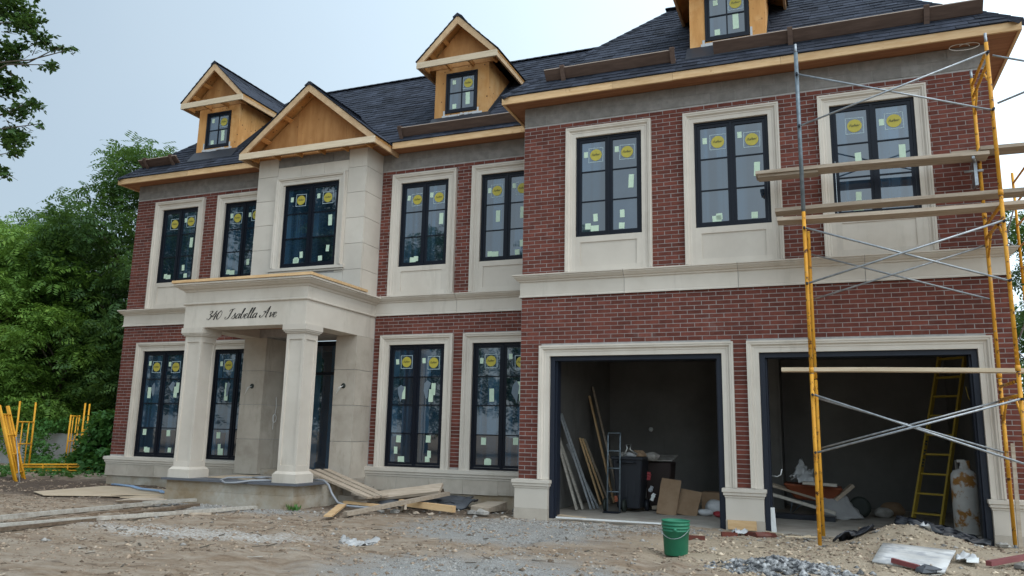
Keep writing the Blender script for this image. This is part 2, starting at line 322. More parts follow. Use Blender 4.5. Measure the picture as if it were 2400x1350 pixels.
# ------------------------------------------------------------------ helpers
class MB:
    """collects boxes, bars, sweeps ... and links them as ONE mesh object"""
    def __init__(s): s.v = []; s.f = []; s.mi = []; s.mats = []; s.sm = []; s.cur = 0
    def mat(s, m):
        m = MT[m] if isinstance(m, str) else m
        if m not in s.mats: s.mats.append(m)
        s.cur = s.mats.index(m); return s
    def add(s, verts, faces, smooth=False):
        o = len(s.v); s.v.extend([tuple(p) for p in verts])
        for f in faces:
            s.f.append(tuple(i+o for i in f)); s.mi.append(s.cur); s.sm.append(smooth)
        return s
    def box(s, x0, y0, z0, x1, y1, z1):
        if x0 > x1: x0, x1 = x1, x0
        if y0 > y1: y0, y1 = y1, y0
        if z0 > z1: z0, z1 = z1, z0
        return s.add([(x0, y0, z0), (x1, y0, z0), (x1, y1, z0), (x0, y1, z0), (x0, y0, z1), (x1, y0, z1), (x1, y1, z1), (x0, y1, z1)],
                     [(0, 3, 2, 1), (4, 5, 6, 7), (0, 1, 5, 4), (1, 2, 6, 5), (2, 3, 7, 6), (3, 0, 4, 7)])
    def hexa(s, c):   # 8 corners: bottom 4 then top 4
        return s.add(c, [(0, 3, 2, 1), (4, 5, 6, 7), (0, 1, 5, 4), (1, 2, 6, 5), (2, 3, 7, 6), (3, 0, 4, 7)])
    def beam(s, p0, p1, w, t, up=(0, 0, 1), seg=1, bow=0., rag=0.):
        """rectangular board from p0 to p1, w across, t thick (along up)"""
        p0, p1 = Vector(p0), Vector(p1); d = (p1-p0); L = d.length; d.normalize()
        up = Vector(up); side = d.cross(up)
        if side.length < 1e-4: side = d.cross(Vector((1, 0, 0)))
        side.normalize(); up = side.cross(d).normalized()
        vs = []
        for i in range(seg+1):
            q = i/seg; c = p0+d*(L*q)+up*(bow*4*q*(1-q))
            e = [random.uniform(-rag, rag) for _ in range(4)] if rag else (0, 0, 0, 0)
            for k, (a, b2) in enumerate(((-1, -1), (1, -1), (1, 1), (-1, 1))):
                vs.append(c+side*(a*w/2*(1+e[k]))+up*(b2*t/2*(1+e[k])))
        fs = [(0, 1, 2, 3), tuple(4*seg+i for i in (3, 2, 1, 0))]
        for i in range(seg):
            for k in range(4):
                a = 4*i+k; b2 = 4*i+(k+1) % 4
                fs.append((a, a+4, b2+4, b2))
        return s.add(vs, fs)
    def tube(s, pts, r, n=8, cap=True):
        pts = [Vector(p) for p in pts]; vs = []; fs = []
        m = len(pts); rr = r if hasattr(r, '__len__') else [r]*m
        ref = Vector((0, 0, 1)); prev = None
        for i, p in enumerate(pts):
            d = (pts[min(i+1, m-1)]-pts[max(i-1, 0)]).normalized()
            a = prev if prev is not None else (ref if abs(d.z) < .9 else Vector((1, 0, 0)))
            u = (a-d*a.dot(d))
            if u.length < 1e-5: u = d.orthogonal()
            u.normalize(); prev = u; w = d.cross(u)
            for k in range(n):
                t = 2*math.pi*k/n; vs.append(p+(u*math.cos(t)+w*math.sin(t))*rr[i])
        for i in range(m-1):
            for k in range(n):
                a = i*n+k; b = i*n+(k+1) % n; fs.append((a, b, b+n, a+n))
        s.add(vs, fs, True)
        if cap:
            o = len(s.v)-len(vs)
            s.f.append(tuple(o+k for k in range(n))[::-1]); s.mi.append(s.cur); s.sm.append(False)
            s.f.append(tuple(o+(m-1)*n+k for k in range(n))); s.mi.append(s.cur); s.sm.append(False)
        return s
    def lathe(s, c, prof, n=24, axis=(0, 0, 1)):
        vs = []; fs = []; c = Vector(c)
        for r, z in prof:
            for k in range(n):
                t = 2*math.pi*k/n; vs.append(c+Vector((r*math.cos(t), r*math.sin(t), z)))
        for i in range(len(prof)-1):
            for k in range(n):
                a = i*n+k; b = i*n+(k+1) % n; fs.append((a, b, b+n, a+n))
        return s.add(vs, fs, True)
    def sweep(s, path, prof, closed_prof=False, caps=True):
        """profile (out, z) along plan path (x, y); 'out' to the right of travel, mitred"""
        m = len(path); vs = []; k = len(prof)
        P = [Vector(p) for p in path]
        for i in range(m):
            d0 = (P[i]-P[i-1]).normalized() if i else None
            d1 = (P[i+1]-P[i]).normalized() if i < m-1 else None
            if d0 is None: d0 = d1
            if d1 is None: d1 = d0
            n0 = Vector((d0.y, -d0.x)); n1 = Vector((d1.y, -d1.x))
            nn = (n0+n1); nn = nn/max(1e-6, nn.length_squared)*2
            for o, z in prof: vs.append((P[i].x+nn.x*o, P[i].y+nn.y*o, z))
        fs = []; kk = k if closed_prof else k-1
        for i in range(m-1):
            for j in range(kk):
                a = i*k+j; b = i*k+(j+1) % k; fs.append((a, a+k, b+k, b))
        if caps: fs.append(tuple(range(k))); fs.append(tuple((m-1)*k+j for j in range(k))[::-1])
        return s.add(vs, fs)
    def surround(s, x0, x1, z0, z1, Y, prof, closed=False):
        """mitred moulding round an opening; outer rectangle given, prof = (inward distance, proud height)"""
        vs = []; k = len(prof)
        for cx, cz, sx, sz in ((x0, z0, 1, 1 if closed else 0), (x0, z1, 1, -1), (x1, z1, -1, -1), (x1, z0, -1, 1 if closed else 0)):
            for d, h in prof: vs.append((cx+sx*d, Y-h, cz+sz*d))
        fs = []
        for i in range(4 if closed else 3):
            for j in range(k-1):
                a = i*k+j; b = ((i+1) % 4)*k+j; fs.append((a, a+1, b+1, b))
        return s.add(vs, fs)
    def build(s, name, parent=None, origin=None, bevel=0):
        me = bpy.data.meshes.new(name)
        if origin is None and parent is not None: origin = ORIG.get(parent.name, (0, 0, 0))
        if origin is not None and any(origin):
            ox, oy, oz = origin; v = [(a-ox, b-oy, c-oz) for a, b, c in s.v]
        else: v = s.v
        me.from_pydata(v, [], s.f)
        for m in s.mats: me.materials.append(m)
        me.polygons.foreach_set('material_index', s.mi); me.polygons.foreach_set('use_smooth', s.sm)
        me.update()
        o = bpy.data.objects.new(name, me); col.objects.link(o)
        if parent is not None: o.parent = parent; ORIG[o.name] = origin or (0, 0, 0)
        elif origin is not None: o.location = origin
        if bevel:
            b = o.modifiers.new('edge', 'BEVEL'); b.width = bevel; b.segments = 1; b.limit_method = 'ANGLE'; b.angle_limit = .7
        return o
ORIG = {}

def tag(o, label, cat, group=None, kind=None):
    if label: o['label'] = label
    if cat: o['category'] = cat
    if group: o['group'] = group
    if kind: o['kind'] = kind
    return o

def thing(name, label, cat, loc=(0, 0, 0), group=None):
    o = bpy.data.objects.new(name, None); col.objects.link(o); o.location = loc
    ORIG[o.name] = tuple(loc); o.empty_display_size = .2
    return tag(o, label, cat, group)

def share(name, me, parent, loc, rot=None, scale=None):
    o = bpy.data.objects.new(name, me); col.objects.link(o); o.parent = parent
    pl = ORIG.get(parent.name, (0, 0, 0))
    o.location = (loc[0]-pl[0], loc[1]-pl[1], loc[2]-pl[2])
    if rot: o.rotation_euler = rot
    if scale: o.scale = scale
    return o

def mesh_np(name, V, F, mat, parent=None, smooth=False, kind=None, origin=(0, 0, 0)):
    me = bpy.data.meshes.new(name)
    V = np.asarray(V, dtype=np.float32)-np.asarray(origin, dtype=np.float32); F = np.asarray(F, dtype=np.int32)
    k = F.shape[1]
    me.vertices.add(len(V)); me.vertices.foreach_set('co', V.ravel())
    me.loops.add(F.size); me.loops.foreach_set('vertex_index', F.ravel())
    me.polygons.add(len(F)); me.polygons.foreach_set('loop_start', np.arange(0, F.size, k, dtype=np.int32))
    me.polygons.foreach_set('loop_total', np.full(len(F), k, dtype=np.int32))
    if smooth: me.polygons.foreach_set('use_smooth', np.ones(len(F), dtype=bool))
    me.materials.append(MT[mat] if isinstance(mat, str) else mat)
    me.update(calc_edges=True); me.validate()
    o = bpy.data.objects.new(name, me); col.objects.link(o)
    if parent is not None: o.parent = parent
    if kind: o['kind'] = kind
    return o

def vnoise(x, y, seed=0):
    """smooth value noise on arrays"""
    r = np.random.default_rng(seed); T = r.random((64, 64))
    xi = np.floor(x).astype(int); yi = np.floor(y).astype(int); fx = x-xi; fy = y-yi
    fx = fx*fx*(3-2*fx); fy = fy*fy*(3-2*fy)
    g = lambda a, b: T[a % 64, b % 64]
    return (g(xi, yi)*(1-fx)+g(xi+1, yi)*fx)*(1-fy)+(g(xi, yi+1)*(1-fx)+g(xi+1, yi+1)*fx)*fy
def fbm(x, y, seed, oct=4):
    s = 0; a = 1; t = 0
    for i in range(oct):
        s = s+a*vnoise(x*2**i+17*i, y*2**i+5*i, seed+i); t += a; a *= .5
    return s/t-.5
# ------------------------------------------------------------------ the house
D = 1.268                    # plane of the main facade (the garage wing's is Y = 0)
house = thing('house', 'two storey red brick house under construction with cream stone trim and dark shingle roof', 'house')
CX, CY, CZ = M.translation
_inv = M.inverted()
def px_size(p, a, b):
    """rough pixel area of a small rectangle with half edges a, b; 0 when outside the picture"""
    def pr(q):
        q = _inv @ Vector(q)
        if q.z > -.5: return None
        return Vector((q.x/-q.z, q.y/-q.z))*1830
    c, u, w = pr(p), pr(Vector(p)+Vector(a)), pr(Vector(p)+Vector(b))
    if c is None or abs(c.x) > 1200 or abs(c.y) > 675: return 0
    return abs((u-c).cross(w-c))

# openings: frame rectangles (x0, x1, z0, z1)
UP_M = [(-10.371, -9.288), (-8.517, -7.434), (-3.954, -2.868), (-2.155, -1.072)]
LO_M = [(-10.50, -9.27), (-8.445, -7.215), (-4.055, -2.827), (-2.236, -1.008)]
UP_G = [(.174, 1.306), (2.163, 3.307), (4.201, 5.357)]
GAR = [(-.25, 2.50), (3.046, 5.89)]
ZU0, ZU1, ZL0, ZL1 = 4.565, 6.322, .645, 2.99
TW, TG = .185, .165
BAND0, BAND1 = 3.575, 3.975

COURSE, PITCH, ZB = .0683, .222, .60
bricks = []                  # (wall, x0, x1, z0, z1, Y)
def lay(wall, x0, x1, z0, z1, Y, holes):
    k0 = math.ceil((z0-ZB)/COURSE-.02); k = k0
    while ZB+(k+1)*COURSE <= z1+.03:
        a, b = ZB+k*COURSE, ZB+(k+1)*COURSE
        cuts = [(x0, x1)]
        for hx0, hx1, hz0, hz1 in holes:
            if b > hz0+.004 and a < hz1-.004:
                nc = []
                for c0, c1 in cuts:
                    if hx1 <= c0 or hx0 >= c1: nc.append((c0, c1)); continue
                    if hx0 > c0: nc.append((c0, hx0))
                    if hx1 < c1: nc.append((hx1, c1))
                cuts = nc
        for c0, c1 in cuts:
            off = (k % 2)*PITCH/2
            if c1-c0 < .3:
                bricks.append((wall, c0, c1, a, b, Y)) if c1-c0 > .03 else None
                continue
            i = math.floor((c0-off)/PITCH)
            while i*PITCH+off < c1:
                s, e = max(c0, i*PITCH+off), min(c1, (i+1)*PITCH+off)
                if e-s > .035: bricks.append((wall, s, e, a, b, Y))
                i += 1
        k += 1

def backing(mb, x0, x1, z0, z1, Y, holes, depth=.2):
    xs = sorted({x0, x1, *[max(x0, min(x1, v)) for h in holes for v in h[:2]]})
    zs = sorted({z0, z1, *[max(z0, min(z1, v)) for h in holes for v in h[2:]]})
    for a, b in zip(xs, xs[1:]):
        run = None
        for c, d in zip(zs, zs[1:]):
            mx, mz = (a+b)/2, (c+d)/2
            hole = any(h[0] < mx < h[1] and h[2] < mz < h[3] for h in holes)
            if hole:
                if run: mb.box(a, Y, run[0], b, Y+depth, run[1]); run = None
            else: run = (run[0], d) if run else (c, d)
        if run: mb.box(a, Y, run[0], b, Y+depth, run[1])

# garage wing
WX0, WX1 = -.773, 6.34
hg_low = [(a-.06, b+.06, -.2, 2.585+.06) for a, b in GAR]
hg_up = [(a-.05, b+.05, BAND1-.1, ZU1+.05) for a, b in UP_G]
m = MB().mat('mortar'); backing(m, WX0, WX1, 0, 6.98, .004, [(a, b, z0, z1) for a, b, z0, z1 in hg_low+hg_up])
m.mat('mortar').box(WX0+.005, .212, 0, WX0+.2, D+.2, 6.98); m.box(WX1-.2, .212, 0, WX1-.005, 7.5, 6.98)
wing = m.build('brick_wall', house)
wing['label'] = 'red brick front wall of the garage wing'
hole_low = [(a-.10, b+.10, -.2, 2.70) for a, b in GAR]
hole_up = [(a-TG+.03, b+TG-.03, BAND1-.1, ZU1+TG-.03) for a, b in UP_G]
lay(wing, WX0, WX1, .60, BAND0+.03, 0, [(-.40, 2.635, -.2, 2.722), (2.873, 6.00, -.2, 2.722)])
lay(wing, WX0, WX1, BAND1-.03, 6.63, 0, hole_up)
# main facade
m = MB().mat('mortar')
hm = [(a-.05, b+.05, BAND1-.1, ZU1+.05) for a, b in UP_M]+[(a-.05, b+.05, ZL0-.1, ZL1+.05) for a, b in LO_M]
backing(m, -11.19, -7.12, 0, 6.98, D+.004, hm); backing(m, -4.43, WX0+.003, 0, 6.98, D+.004, hm)
m.box(-11.185, D+.212, 0, -10.98, 7.5, 6.98)
mainw = m.build('brick_wall', house)
mainw['label'] = 'red brick main front wall behind the stone porch'
for a, b in ((-11.19, -7.13), (-4.415, WX0)):
    lay(mainw, a, b, .63, BAND0+.03, D, [(p-TW+.03, q+TW-.03, ZL0-.2, ZL1+TW-.03) for p, q in LO_M])
    lay(mainw, a, b, BAND1-.03, 6.63, D, [(p-TW+.03, q+TW-.03, BAND1-.1, ZU1+TW-.03) for p, q in UP_M])

def unit_box(name, mat, parent=None):
    mb = MB().mat(mat).box(-.5, -.5, -.5, .5, .5, .5)
    me = bpy.data.meshes.new(name); me.from_pydata(mb.v, [], mb.f); me.materials.append(mb.mats[0]); me.update()
    return me
ub = unit_box('brick', 'brick')
scored = []
for i, (w, x0, x1, z0, z1, Y) in enumerate(bricks):
    p = ((x0+x1)/2, Y, (z0+z1)/2)
    s = px_size(p, (x1-x0, 0, 0), (0, 0, z1-z0))
    if p[0] > 3.6 and Y == 0: s *= .75          # partly behind the scaffold
    scored.append((s, i))
scored.sort(reverse=True)
single = {i for s, i in scored[:298]}
rest = {}
for i, (w, x0, x1, z0, z1, Y) in enumerate(bricks):
    j = .0048; pr = random.uniform(-.002, .0015)
    x0 += j+random.uniform(-.0015, .0015); x1 -= j+random.uniform(-.0015, .0015); z0 += .0049; z1 -= .0049+random.uniform(0, .001)
    if i in single:
        share('brick', ub, w, ((x0+x1)/2, Y+pr+.03, (z0+z1)/2), scale=(x1-x0, .06, z1-z0))
    else:
        rest.setdefault(w.name, (w, MB().mat('brick')))[1].box(x0, Y+pr, z0, x1, Y+pr+.06, z1)
for w, mb in rest.values():
    o = mb.build('bricks', w); o['kind'] = 'stuff'

# bricks round the side walls
def side(wall, X, s, y0, y1, zones):
    mb = MB().mat('brick'); r = random.Random(int(X*10))
    for za, zb in zones:
        k = math.ceil((za-ZB)/COURSE)
        while ZB+(k+1)*COURSE <= zb:
            a, b = ZB+k*COURSE, ZB+(k+1)*COURSE; y = y0-(k % 2)*PITCH/2
            while y < y1:
                p, q = max(y, y0)+.0048, min(y+PITCH, y1)-.0048
                if q-p > .03: mb.box(X+s*(.004+r.uniform(-.0015, .002)), p, a+.0049, X-s*.05, q, b-.0055)
                y += PITCH
            k += 1
    mb.build('bricks', wall)['kind'] = 'stuff'
side(wing, WX1, 1, .065, 7.5, ((.6, BAND0), (BAND1, 6.63))); side(wing, WX0, -1, .065, D-.01, ((.6, BAND0), (BAND1, 6.63)))
side(mainw, -11.19, -1, D+.065, 7.5, ((.6, BAND0), (BAND1, 6.63)))

# concrete block courses under the eaves
def blocks(x0, x1, Y):
    par = MB().mat('block_mortar').box(x0, Y+.006, 6.635, x1, Y+.011, 6.975).build('block_course', house)
    for r in range(2):
        z0, z1 = 6.635+r*.172, 6.635+(r+1)*.172
        x = x0-(.2 if r else 0)
        while x < x1-.02:
            a, b = max(x0, x)+.003, min(x1, x+.40)-.003
            if b-a > .05: MB().mat('block').box(a, Y+random.uniform(0, .004), z0+.003, b, Y+.1, z1-.003).build('concrete_block', par)
            x += .40
blocks(WX0, WX1, -.008); blocks(-11.19, -7.14, D-.008); blocks(-4.41, WX0-.002, D-.008)

# ------------------------------------------------------------------ windows
PROF = [(0, 0), (0, .075), (.03, .075), (.036, .066), (.06, .066), (.075, .05), (.085, .036), (.11, .036), (.118, .028), (1, .028), (1, -.10)]
def prof(w, k=1.0): return [(d*.0+ (w if d == 1 else d*w/.185*.98), h*k) for d, h in PROF]

disc = MB().mat('film')
for a in (-1, 1):
    disc.box(a*.094-.005, -.002, -.1, a*.094+.005, 0, .1); disc.box(-.089, -.002, a*.095-.005, .089, 0, a*.095+.005)
disc.mat('yel_label')
N = 28
ring = [(.078*math.cos(2*math.pi*k/N), .078*math.sin(2*math.pi*k/N)) for k in range(N)]
disc.add([(x, -.004, z) for x, z in ring]+[(x, -.001, z) for x, z in ring], [tuple(range(N))]+[(k, k+N, (k+1) % N+N, (k+1) % N) for k in range(N)])
disc.mat('scribble')
sc = [(-.055, -.012), (-.045, .016), (-.034, .018), (-.036, -.006), (-.026, -.010), (-.014, .012), (-.016, -.010), (-.002, .006), (.006, .024), (.004, -.010), (.018, .010), (.020, -.010), (.034, .012), (.036, -.008), (.056, .014)]
for (a, b), (c, d) in zip(sc, sc[1:]):
    t = Vector((c-a, d-b)).normalized()*.0042; nx, nz_ = -t.y, t.x
    disc.add([(a+nx, -.0055, b+nz_), (a-nx, -.0055, b-nz_), (c-nx, -.0055, d-nz_), (c+nx, -.0055, d+nz_)], [(0, 1, 2, 3)])
STICK = disc.build('round_sticker'); stick_me = STICK.data; bpy.data.objects.remove(STICK)
lab_me = unit_box('paper_label', 'pale_label')

def window(x0, x1, z0, z1, Y, rows, sashes=2, seed=0, label=None, stick=True):
    r = random.Random(seed)
    f = MB().mat('black')
    F = .042
    f.box(x0, Y, z0, x0+F, Y+.09, z1); f.box(x1-F, Y, z0, x1, Y+.09, z1)
    f.box(x0+F, Y, z0, x1-F, Y+.09, z0+F); f.box(x0+F, Y, z1-F, x1-F, Y+.09, z1)
    xs = [x0+F+(x1-x0-2*F)*k/sashes for k in range(sashes+1)]
    if sashes == 2: f.box(xs[1]-.018, Y-.002, z0+F, xs[1]+.018, Y+.09, z1-F)
    o = f.build('window', house)
    if label: o['label'] = label
    S = .046 if sashes == 2 else .03
    for k in range(sashes):
        a, b = xs[k]+(.018 if k else .004), xs[k+1]-(.018 if k < sashes-1 else .004)
        if sashes == 1: a, b = x0+F+.003, x1-F-.003
        za, zb = z0+F+.004, z1-F-.004
        s = MB().mat('black'); y = Y+.012
        s.box(a, y, za, a+S, y+.06, zb); s.box(b-S, y, za, b, y+.06, zb)
        s.box(a+S, y, za, b-S, y+.06, za+S); s.box(a+S, y, zb-S, b-S, y+.06, zb)
        cols = 1 if sashes == 2 else 2
        zr = [za+S+(zb-za-2*S)*q/rows for q in range(rows+1)]
        cr_ = [a+S+(b-a-2*S)*q/cols for q in range(cols+1)]
        for q in zr[1:-1]: s.box(a+S, y+.008, q-.010, b-S, y+.05, q+.010)
        for q in cr_[1:-1]: s.box(q-.010, y+.0065, za+S, q+.010, y+.052, zb-S)
        s.build('sash', o)
        for i in range(rows):
            for j in range(cols):
                g = MB().mat('glass')
                pa, pb = cr_[j]-(.004), cr_[j+1]+.004
                g.box(pa, y+.022+r.uniform(0, .0015), zr[i]-.004, pb, y+.034, zr[i+1]+.004); g.build('pane', o)
        gy = y+.021
        if not stick: continue
        top = (zr[-2]+zr[-1])/2
        if cols == 1:
            w = b-a-2*S; c = (a+b)/2
            sc_ = min(1.0, w/.28)
            share('round_sticker', stick_me, o, (c+(w*.12 if k == 0 else w*.1)+r.uniform(-.02, .02), gy, top+r.uniform(-.01, .03)), rot=(0, r.uniform(-.04, .04), 0), scale=(1.3*sc_, 1, 1.3*sc_))
            labs = [(c-w*.33, top+r.uniform(.02, .1), .055, .085)] if r.random() < .85 else []
            if k == 1 or r.random() < .45: labs.append((c+w*r.uniform(.05, .3), (zr[-3]+zr[-2])/2+r.uniform(0, .1), .07, .19))
            if r.random() < .9: labs.append((c+w*r.uniform(-.25, .25), zr[0]+r.uniform(.06, .10), .075, .085))
            if r.random() < .55: labs.append((c+w*r.uniform(-.3, .3), zr[0]+r.uniform(.14, .3), .06, .11))
            if k == 0: labs.append((c+w*.05, zr[0]+.05, .11, .09))
            if rows == 4:
                labs += [(c+w*r.uniform(-.2, .2), zr[2]+(.25)*(zr[3]-zr[2])*r.uniform(1.2, 1.9), .075, .20), (c+w*r.uniform(-.35, .35), zr[1]-r.uniform(.08, .13), .08, .11)]
        else:
            share('round_sticker', stick_me, o, ((cr_[1]+cr_[2])/2+.005, gy, top), scale=(1.25, 1, 1.25))
            labs = [(cr_[0]+.10, top+.06, .06, .08), ((cr_[1]+cr_[2])/2, (zr[0]+zr[1])/2+.03, .075, .22), (cr_[0]+.12, zr[0]+.07, .07, .085)]
        if rows == 4 and seed < 64 and r.random() < .8:      # pale flat shapes that paint reflected sky onto the panes
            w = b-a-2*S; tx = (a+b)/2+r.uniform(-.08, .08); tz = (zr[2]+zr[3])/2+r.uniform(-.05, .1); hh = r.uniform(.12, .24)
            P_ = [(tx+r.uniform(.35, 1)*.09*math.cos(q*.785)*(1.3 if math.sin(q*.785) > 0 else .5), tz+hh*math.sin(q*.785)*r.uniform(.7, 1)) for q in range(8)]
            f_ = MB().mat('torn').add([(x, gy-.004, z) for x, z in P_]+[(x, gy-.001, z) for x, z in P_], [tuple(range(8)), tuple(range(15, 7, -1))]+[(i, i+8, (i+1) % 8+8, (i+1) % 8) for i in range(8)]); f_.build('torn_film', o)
        for lx, lz, lw, lh in labs:
            share('paper_label', lab_me, o, (lx, gy-.001, lz), rot=(0, r.uniform(-.06, .06), 0), scale=(lw*1.25, .003, lh*1.2))
    return o

def tall_surround(x0, x1, Y, tw):
    """stone surround of an upper window with a recessed apron panel down to the belt course"""
    m = MB().mat('stone'); m.surround(x0-tw, x1+tw, BAND1-.002, ZU1+tw, Y, prof(tw))
    m.box(x0-.001, Y-.024, BAND1-.002, x1+.001, Y+.08, BAND1+.085)
    m.box(x0-.001, Y-.024, ZU0-.10, x1+.001, Y+.08, ZU0-.001)
    m.box(x0-.001, Y-.024, BAND1+.085, x0+.09, Y+.08, ZU0-.10); m.box(x1-.09, Y-.024, BAND1+.085, x1+.001, Y+.08, ZU0-.10)
    o = m.build('window_surround', house)
    MB().mat('stone').box(x0+.09, Y-.008, BAND1+.085, x1-.09, Y+.06, ZU0-.10).build('apron_panel', o)

k = 0
for i, (a, b) in enumerate(UP_M):
    window(a, b, ZU0, ZU1, D+.02, 3, seed=20+i); tall_surround(a, b, D, TW)
for i, (a, b) in enumerate(UP_G):
    window(a, b, ZU0, ZU1, .02, 3, seed=40+i); tall_surround(a, b, 0, TG)
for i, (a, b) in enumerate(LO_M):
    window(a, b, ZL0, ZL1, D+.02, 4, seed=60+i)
    MB().mat('stone').surround(a-TW, b+TW, ZL0-.03, ZL1+TW, D, prof(TW)).build('window_surround', house)

# ------------------------------------------------------------------ stone courses
BELT = [(-.05, BAND0), (.035, BAND0), (.035, BAND0+.022), (.022, BAND0+.032), (.022, 3.835), (.045, 3.84), (.05, 3.862), (.075, 3.872), (.105, 3.905), (.115, 3.912), (.115, 3.93), (.135, 3.935), (.135, 3.955), (-.05, BAND1)]
BK = [(o*.9-.006, z) for o, z in BELT]
MB().mat('block_mortar').sweep([(WX0, D), (WX0, 0), (WX1, 0), (WX1, 6)], BK).build('belt_joint', house)
def belt(x0, x1, n_, Y, ends=(None, None)):
    for i in range(n_):
        p, q = x0+(x1-x0)*i/n_+(.004 if i else 0), x0+(x1-x0)*(i+1)/n_-(.004 if i < n_-1 else 0)
        path = [(p, Y), (q, Y)]
        if i == 0 and ends[0]: path = [(p, ends[0])]+path
        if i == n_-1 and ends[1]: path = path+[(q, ends[1])]
        MB().mat('stone').sweep(path, BELT).build('belt_course', house)
belt(WX0, WX1, 4, 0, (D, 6))
MB().mat('block_mortar').sweep([(-11.18, D), (-7.12, D)], BK).build('belt_joint', house); MB().mat('block_mortar').sweep([(-4.43, D), (WX0, D)], BK).build('belt_joint', house)
belt(-11.19, -7.12, 2, D, (6, None)); belt(-4.43, WX0, 2, D)
SILL = [(-.05, .465), (.055, .468), (.055, .50), (.075, .51), (.075, .55), (.095, .56), (.095, .625), (-.05, .642)]
for p in ([(-11.19, 6), (-11.19, D), (-7.1, D)], [(-4.44, D), (WX0, D)]):
    MB().mat('stone').sweep(p, SILL).build('sill_course', house)
def ashlar(x0, x1, Y, z0, z1, step, mat='stone_dirty'):
    x = x0
    while x < x1-.02:
        b = min(x1, x+step)
        if x1-b < .12: b = x1
        MB().mat(mat).box(x+.002, Y-.045-random.uniform(0, .004), z0+random.uniform(-.012, .006), b-.002, Y+.05, z1).build('base_stone', house); x = b
ashlar(-11.24, -7.1, D, .215, .466, .72); ashlar(-4.44, WX0, D, .215, .466, .70)
MB().mat('found').box(-11.205, D-.012, -.5, -7.0, D+.15, .23).build('foundation', house)
MB().mat('found').box(-4.5, D-.010, -.5, WX0, D+.15, .23).build('foundation', house)
# side wall of the base, left end
MB().mat('found').box(-11.20, D+.15, -.5, -11.0, 7, .5).build('foundation', house)

# pedestals of the garage wing
def pedestal(x0, x1, wrap=None):
    z0 = .145
    P = [(-.02, z0), (.045, z0), (.045, .455), (.055, .46), (.055, .485), (.075, .495), (.075, .53), (.09, .54), (.09, .59), (-.02, .602)]
    path = [(x0, .25), (x0, 0), (x1, 0), (x1, .25)]
    m = MB().mat('stone').sweep(path, P); m.mat('stone').box(x0+.002, -.02, z0+.001, x1-.002, .24, .598)
    o = m.build('pedestal', house)
    MB().mat('stone_dirty').box(x0-.05, -.05, -.3, x1+.05, .24, z0-.002).build('plinth_block', o)
pedestal(WX0, -.30); pedestal(2.55, 2.996); pedestal(5.94, 6.9)
# garage door surrounds and black steel linings
for a, b in GAR:
    m = MB().mat('stone'); m.surround(a-.175, b+.175, .60, 2.585+.165, 0, prof(.172)); m.build('garage_surround', house)
    m = MB().mat('blacksteel')
    m.box(a+.001, .03, -.05, a+.075, .30, 2.583); m.box(b-.075, .03, -.05, b-.001, .30, 2.583); m.box(a+.075, .03, 2.505, b-.075, .30, 2.583)
    m.box(a+.075, .10, -.05, a+.10, .28, 2.505); m.box(b-.10, .10, -.05, b-.075, .28, 2.505)
    m.build('door_lining', house)

# garage interior
gi = MB().mat('parging')
gi.box(-.70, .25, -.02, -.60, 5.3, 3.0); gi.box(6.12, .25, -.02, 6.22, 5.3, 3.0); gi.box(-.70, 5.2, -.02, 6.22, 5.3, 3.0)
gi.box(-.70, .215, 2.95, 6.22, 5.3, 3.05); gi.box(-.60, .215, 2.62, 6.12, .29, 2.95); gi.box(2.53, .215, 0, 3.01, .30, 2.62); gi.box(-.6, .215, 0, -.26, .30, 2.62); gi.box(5.9, .215, 0, 6.12, .3, 2.62)
gi.box(1.90, 4.2, 0, 3.1, 5.2, 2.95)
gar = gi.build('garage_room', house)
for i in range(6):
    x0 = -.60+i*1.22; x1 = min(1.9, x0+1.216)
    if x0 < 1.9: MB().mat('parging').box(x0+.003, 5.185, .01, x1, 5.199, 2.44).build('drywall_sheet', gar)
for i in range(4): MB().mat('parging').box(-.599, .32+i*1.22, .01, -.585, .32+i*1.22+1.215, 1.22).build('drywall_sheet', gar); MB().mat('parging').box(-.599, .32+i*1.22-.3*(i > 0), 1.225, -.585, min(5.18, .32+i*1.22+.915), 2.44).build('drywall_sheet', gar)
MB().mat('white').lathe((0, 0, 0), [(0, .03), (.045, .03), (.05, 0)], 16).build('outlet_plate', gar)
op = bpy.data.objects['outlet_plate']; op.rotation_euler = (math.pi/2, 0, 0); op.location = (.33, 5.18, 1.47)
MB().mat('parging').box(3.05, 4.17, 0, 3.06, 4.2, 2.9).box(3.75, 5.15, .02, 4.6, 5.19, 2.1).build('interior_door', gar)
MB().mat('slab').box(-.60, .02, -.2, 6.12, 5.2, .0).build('garage_floor', house)
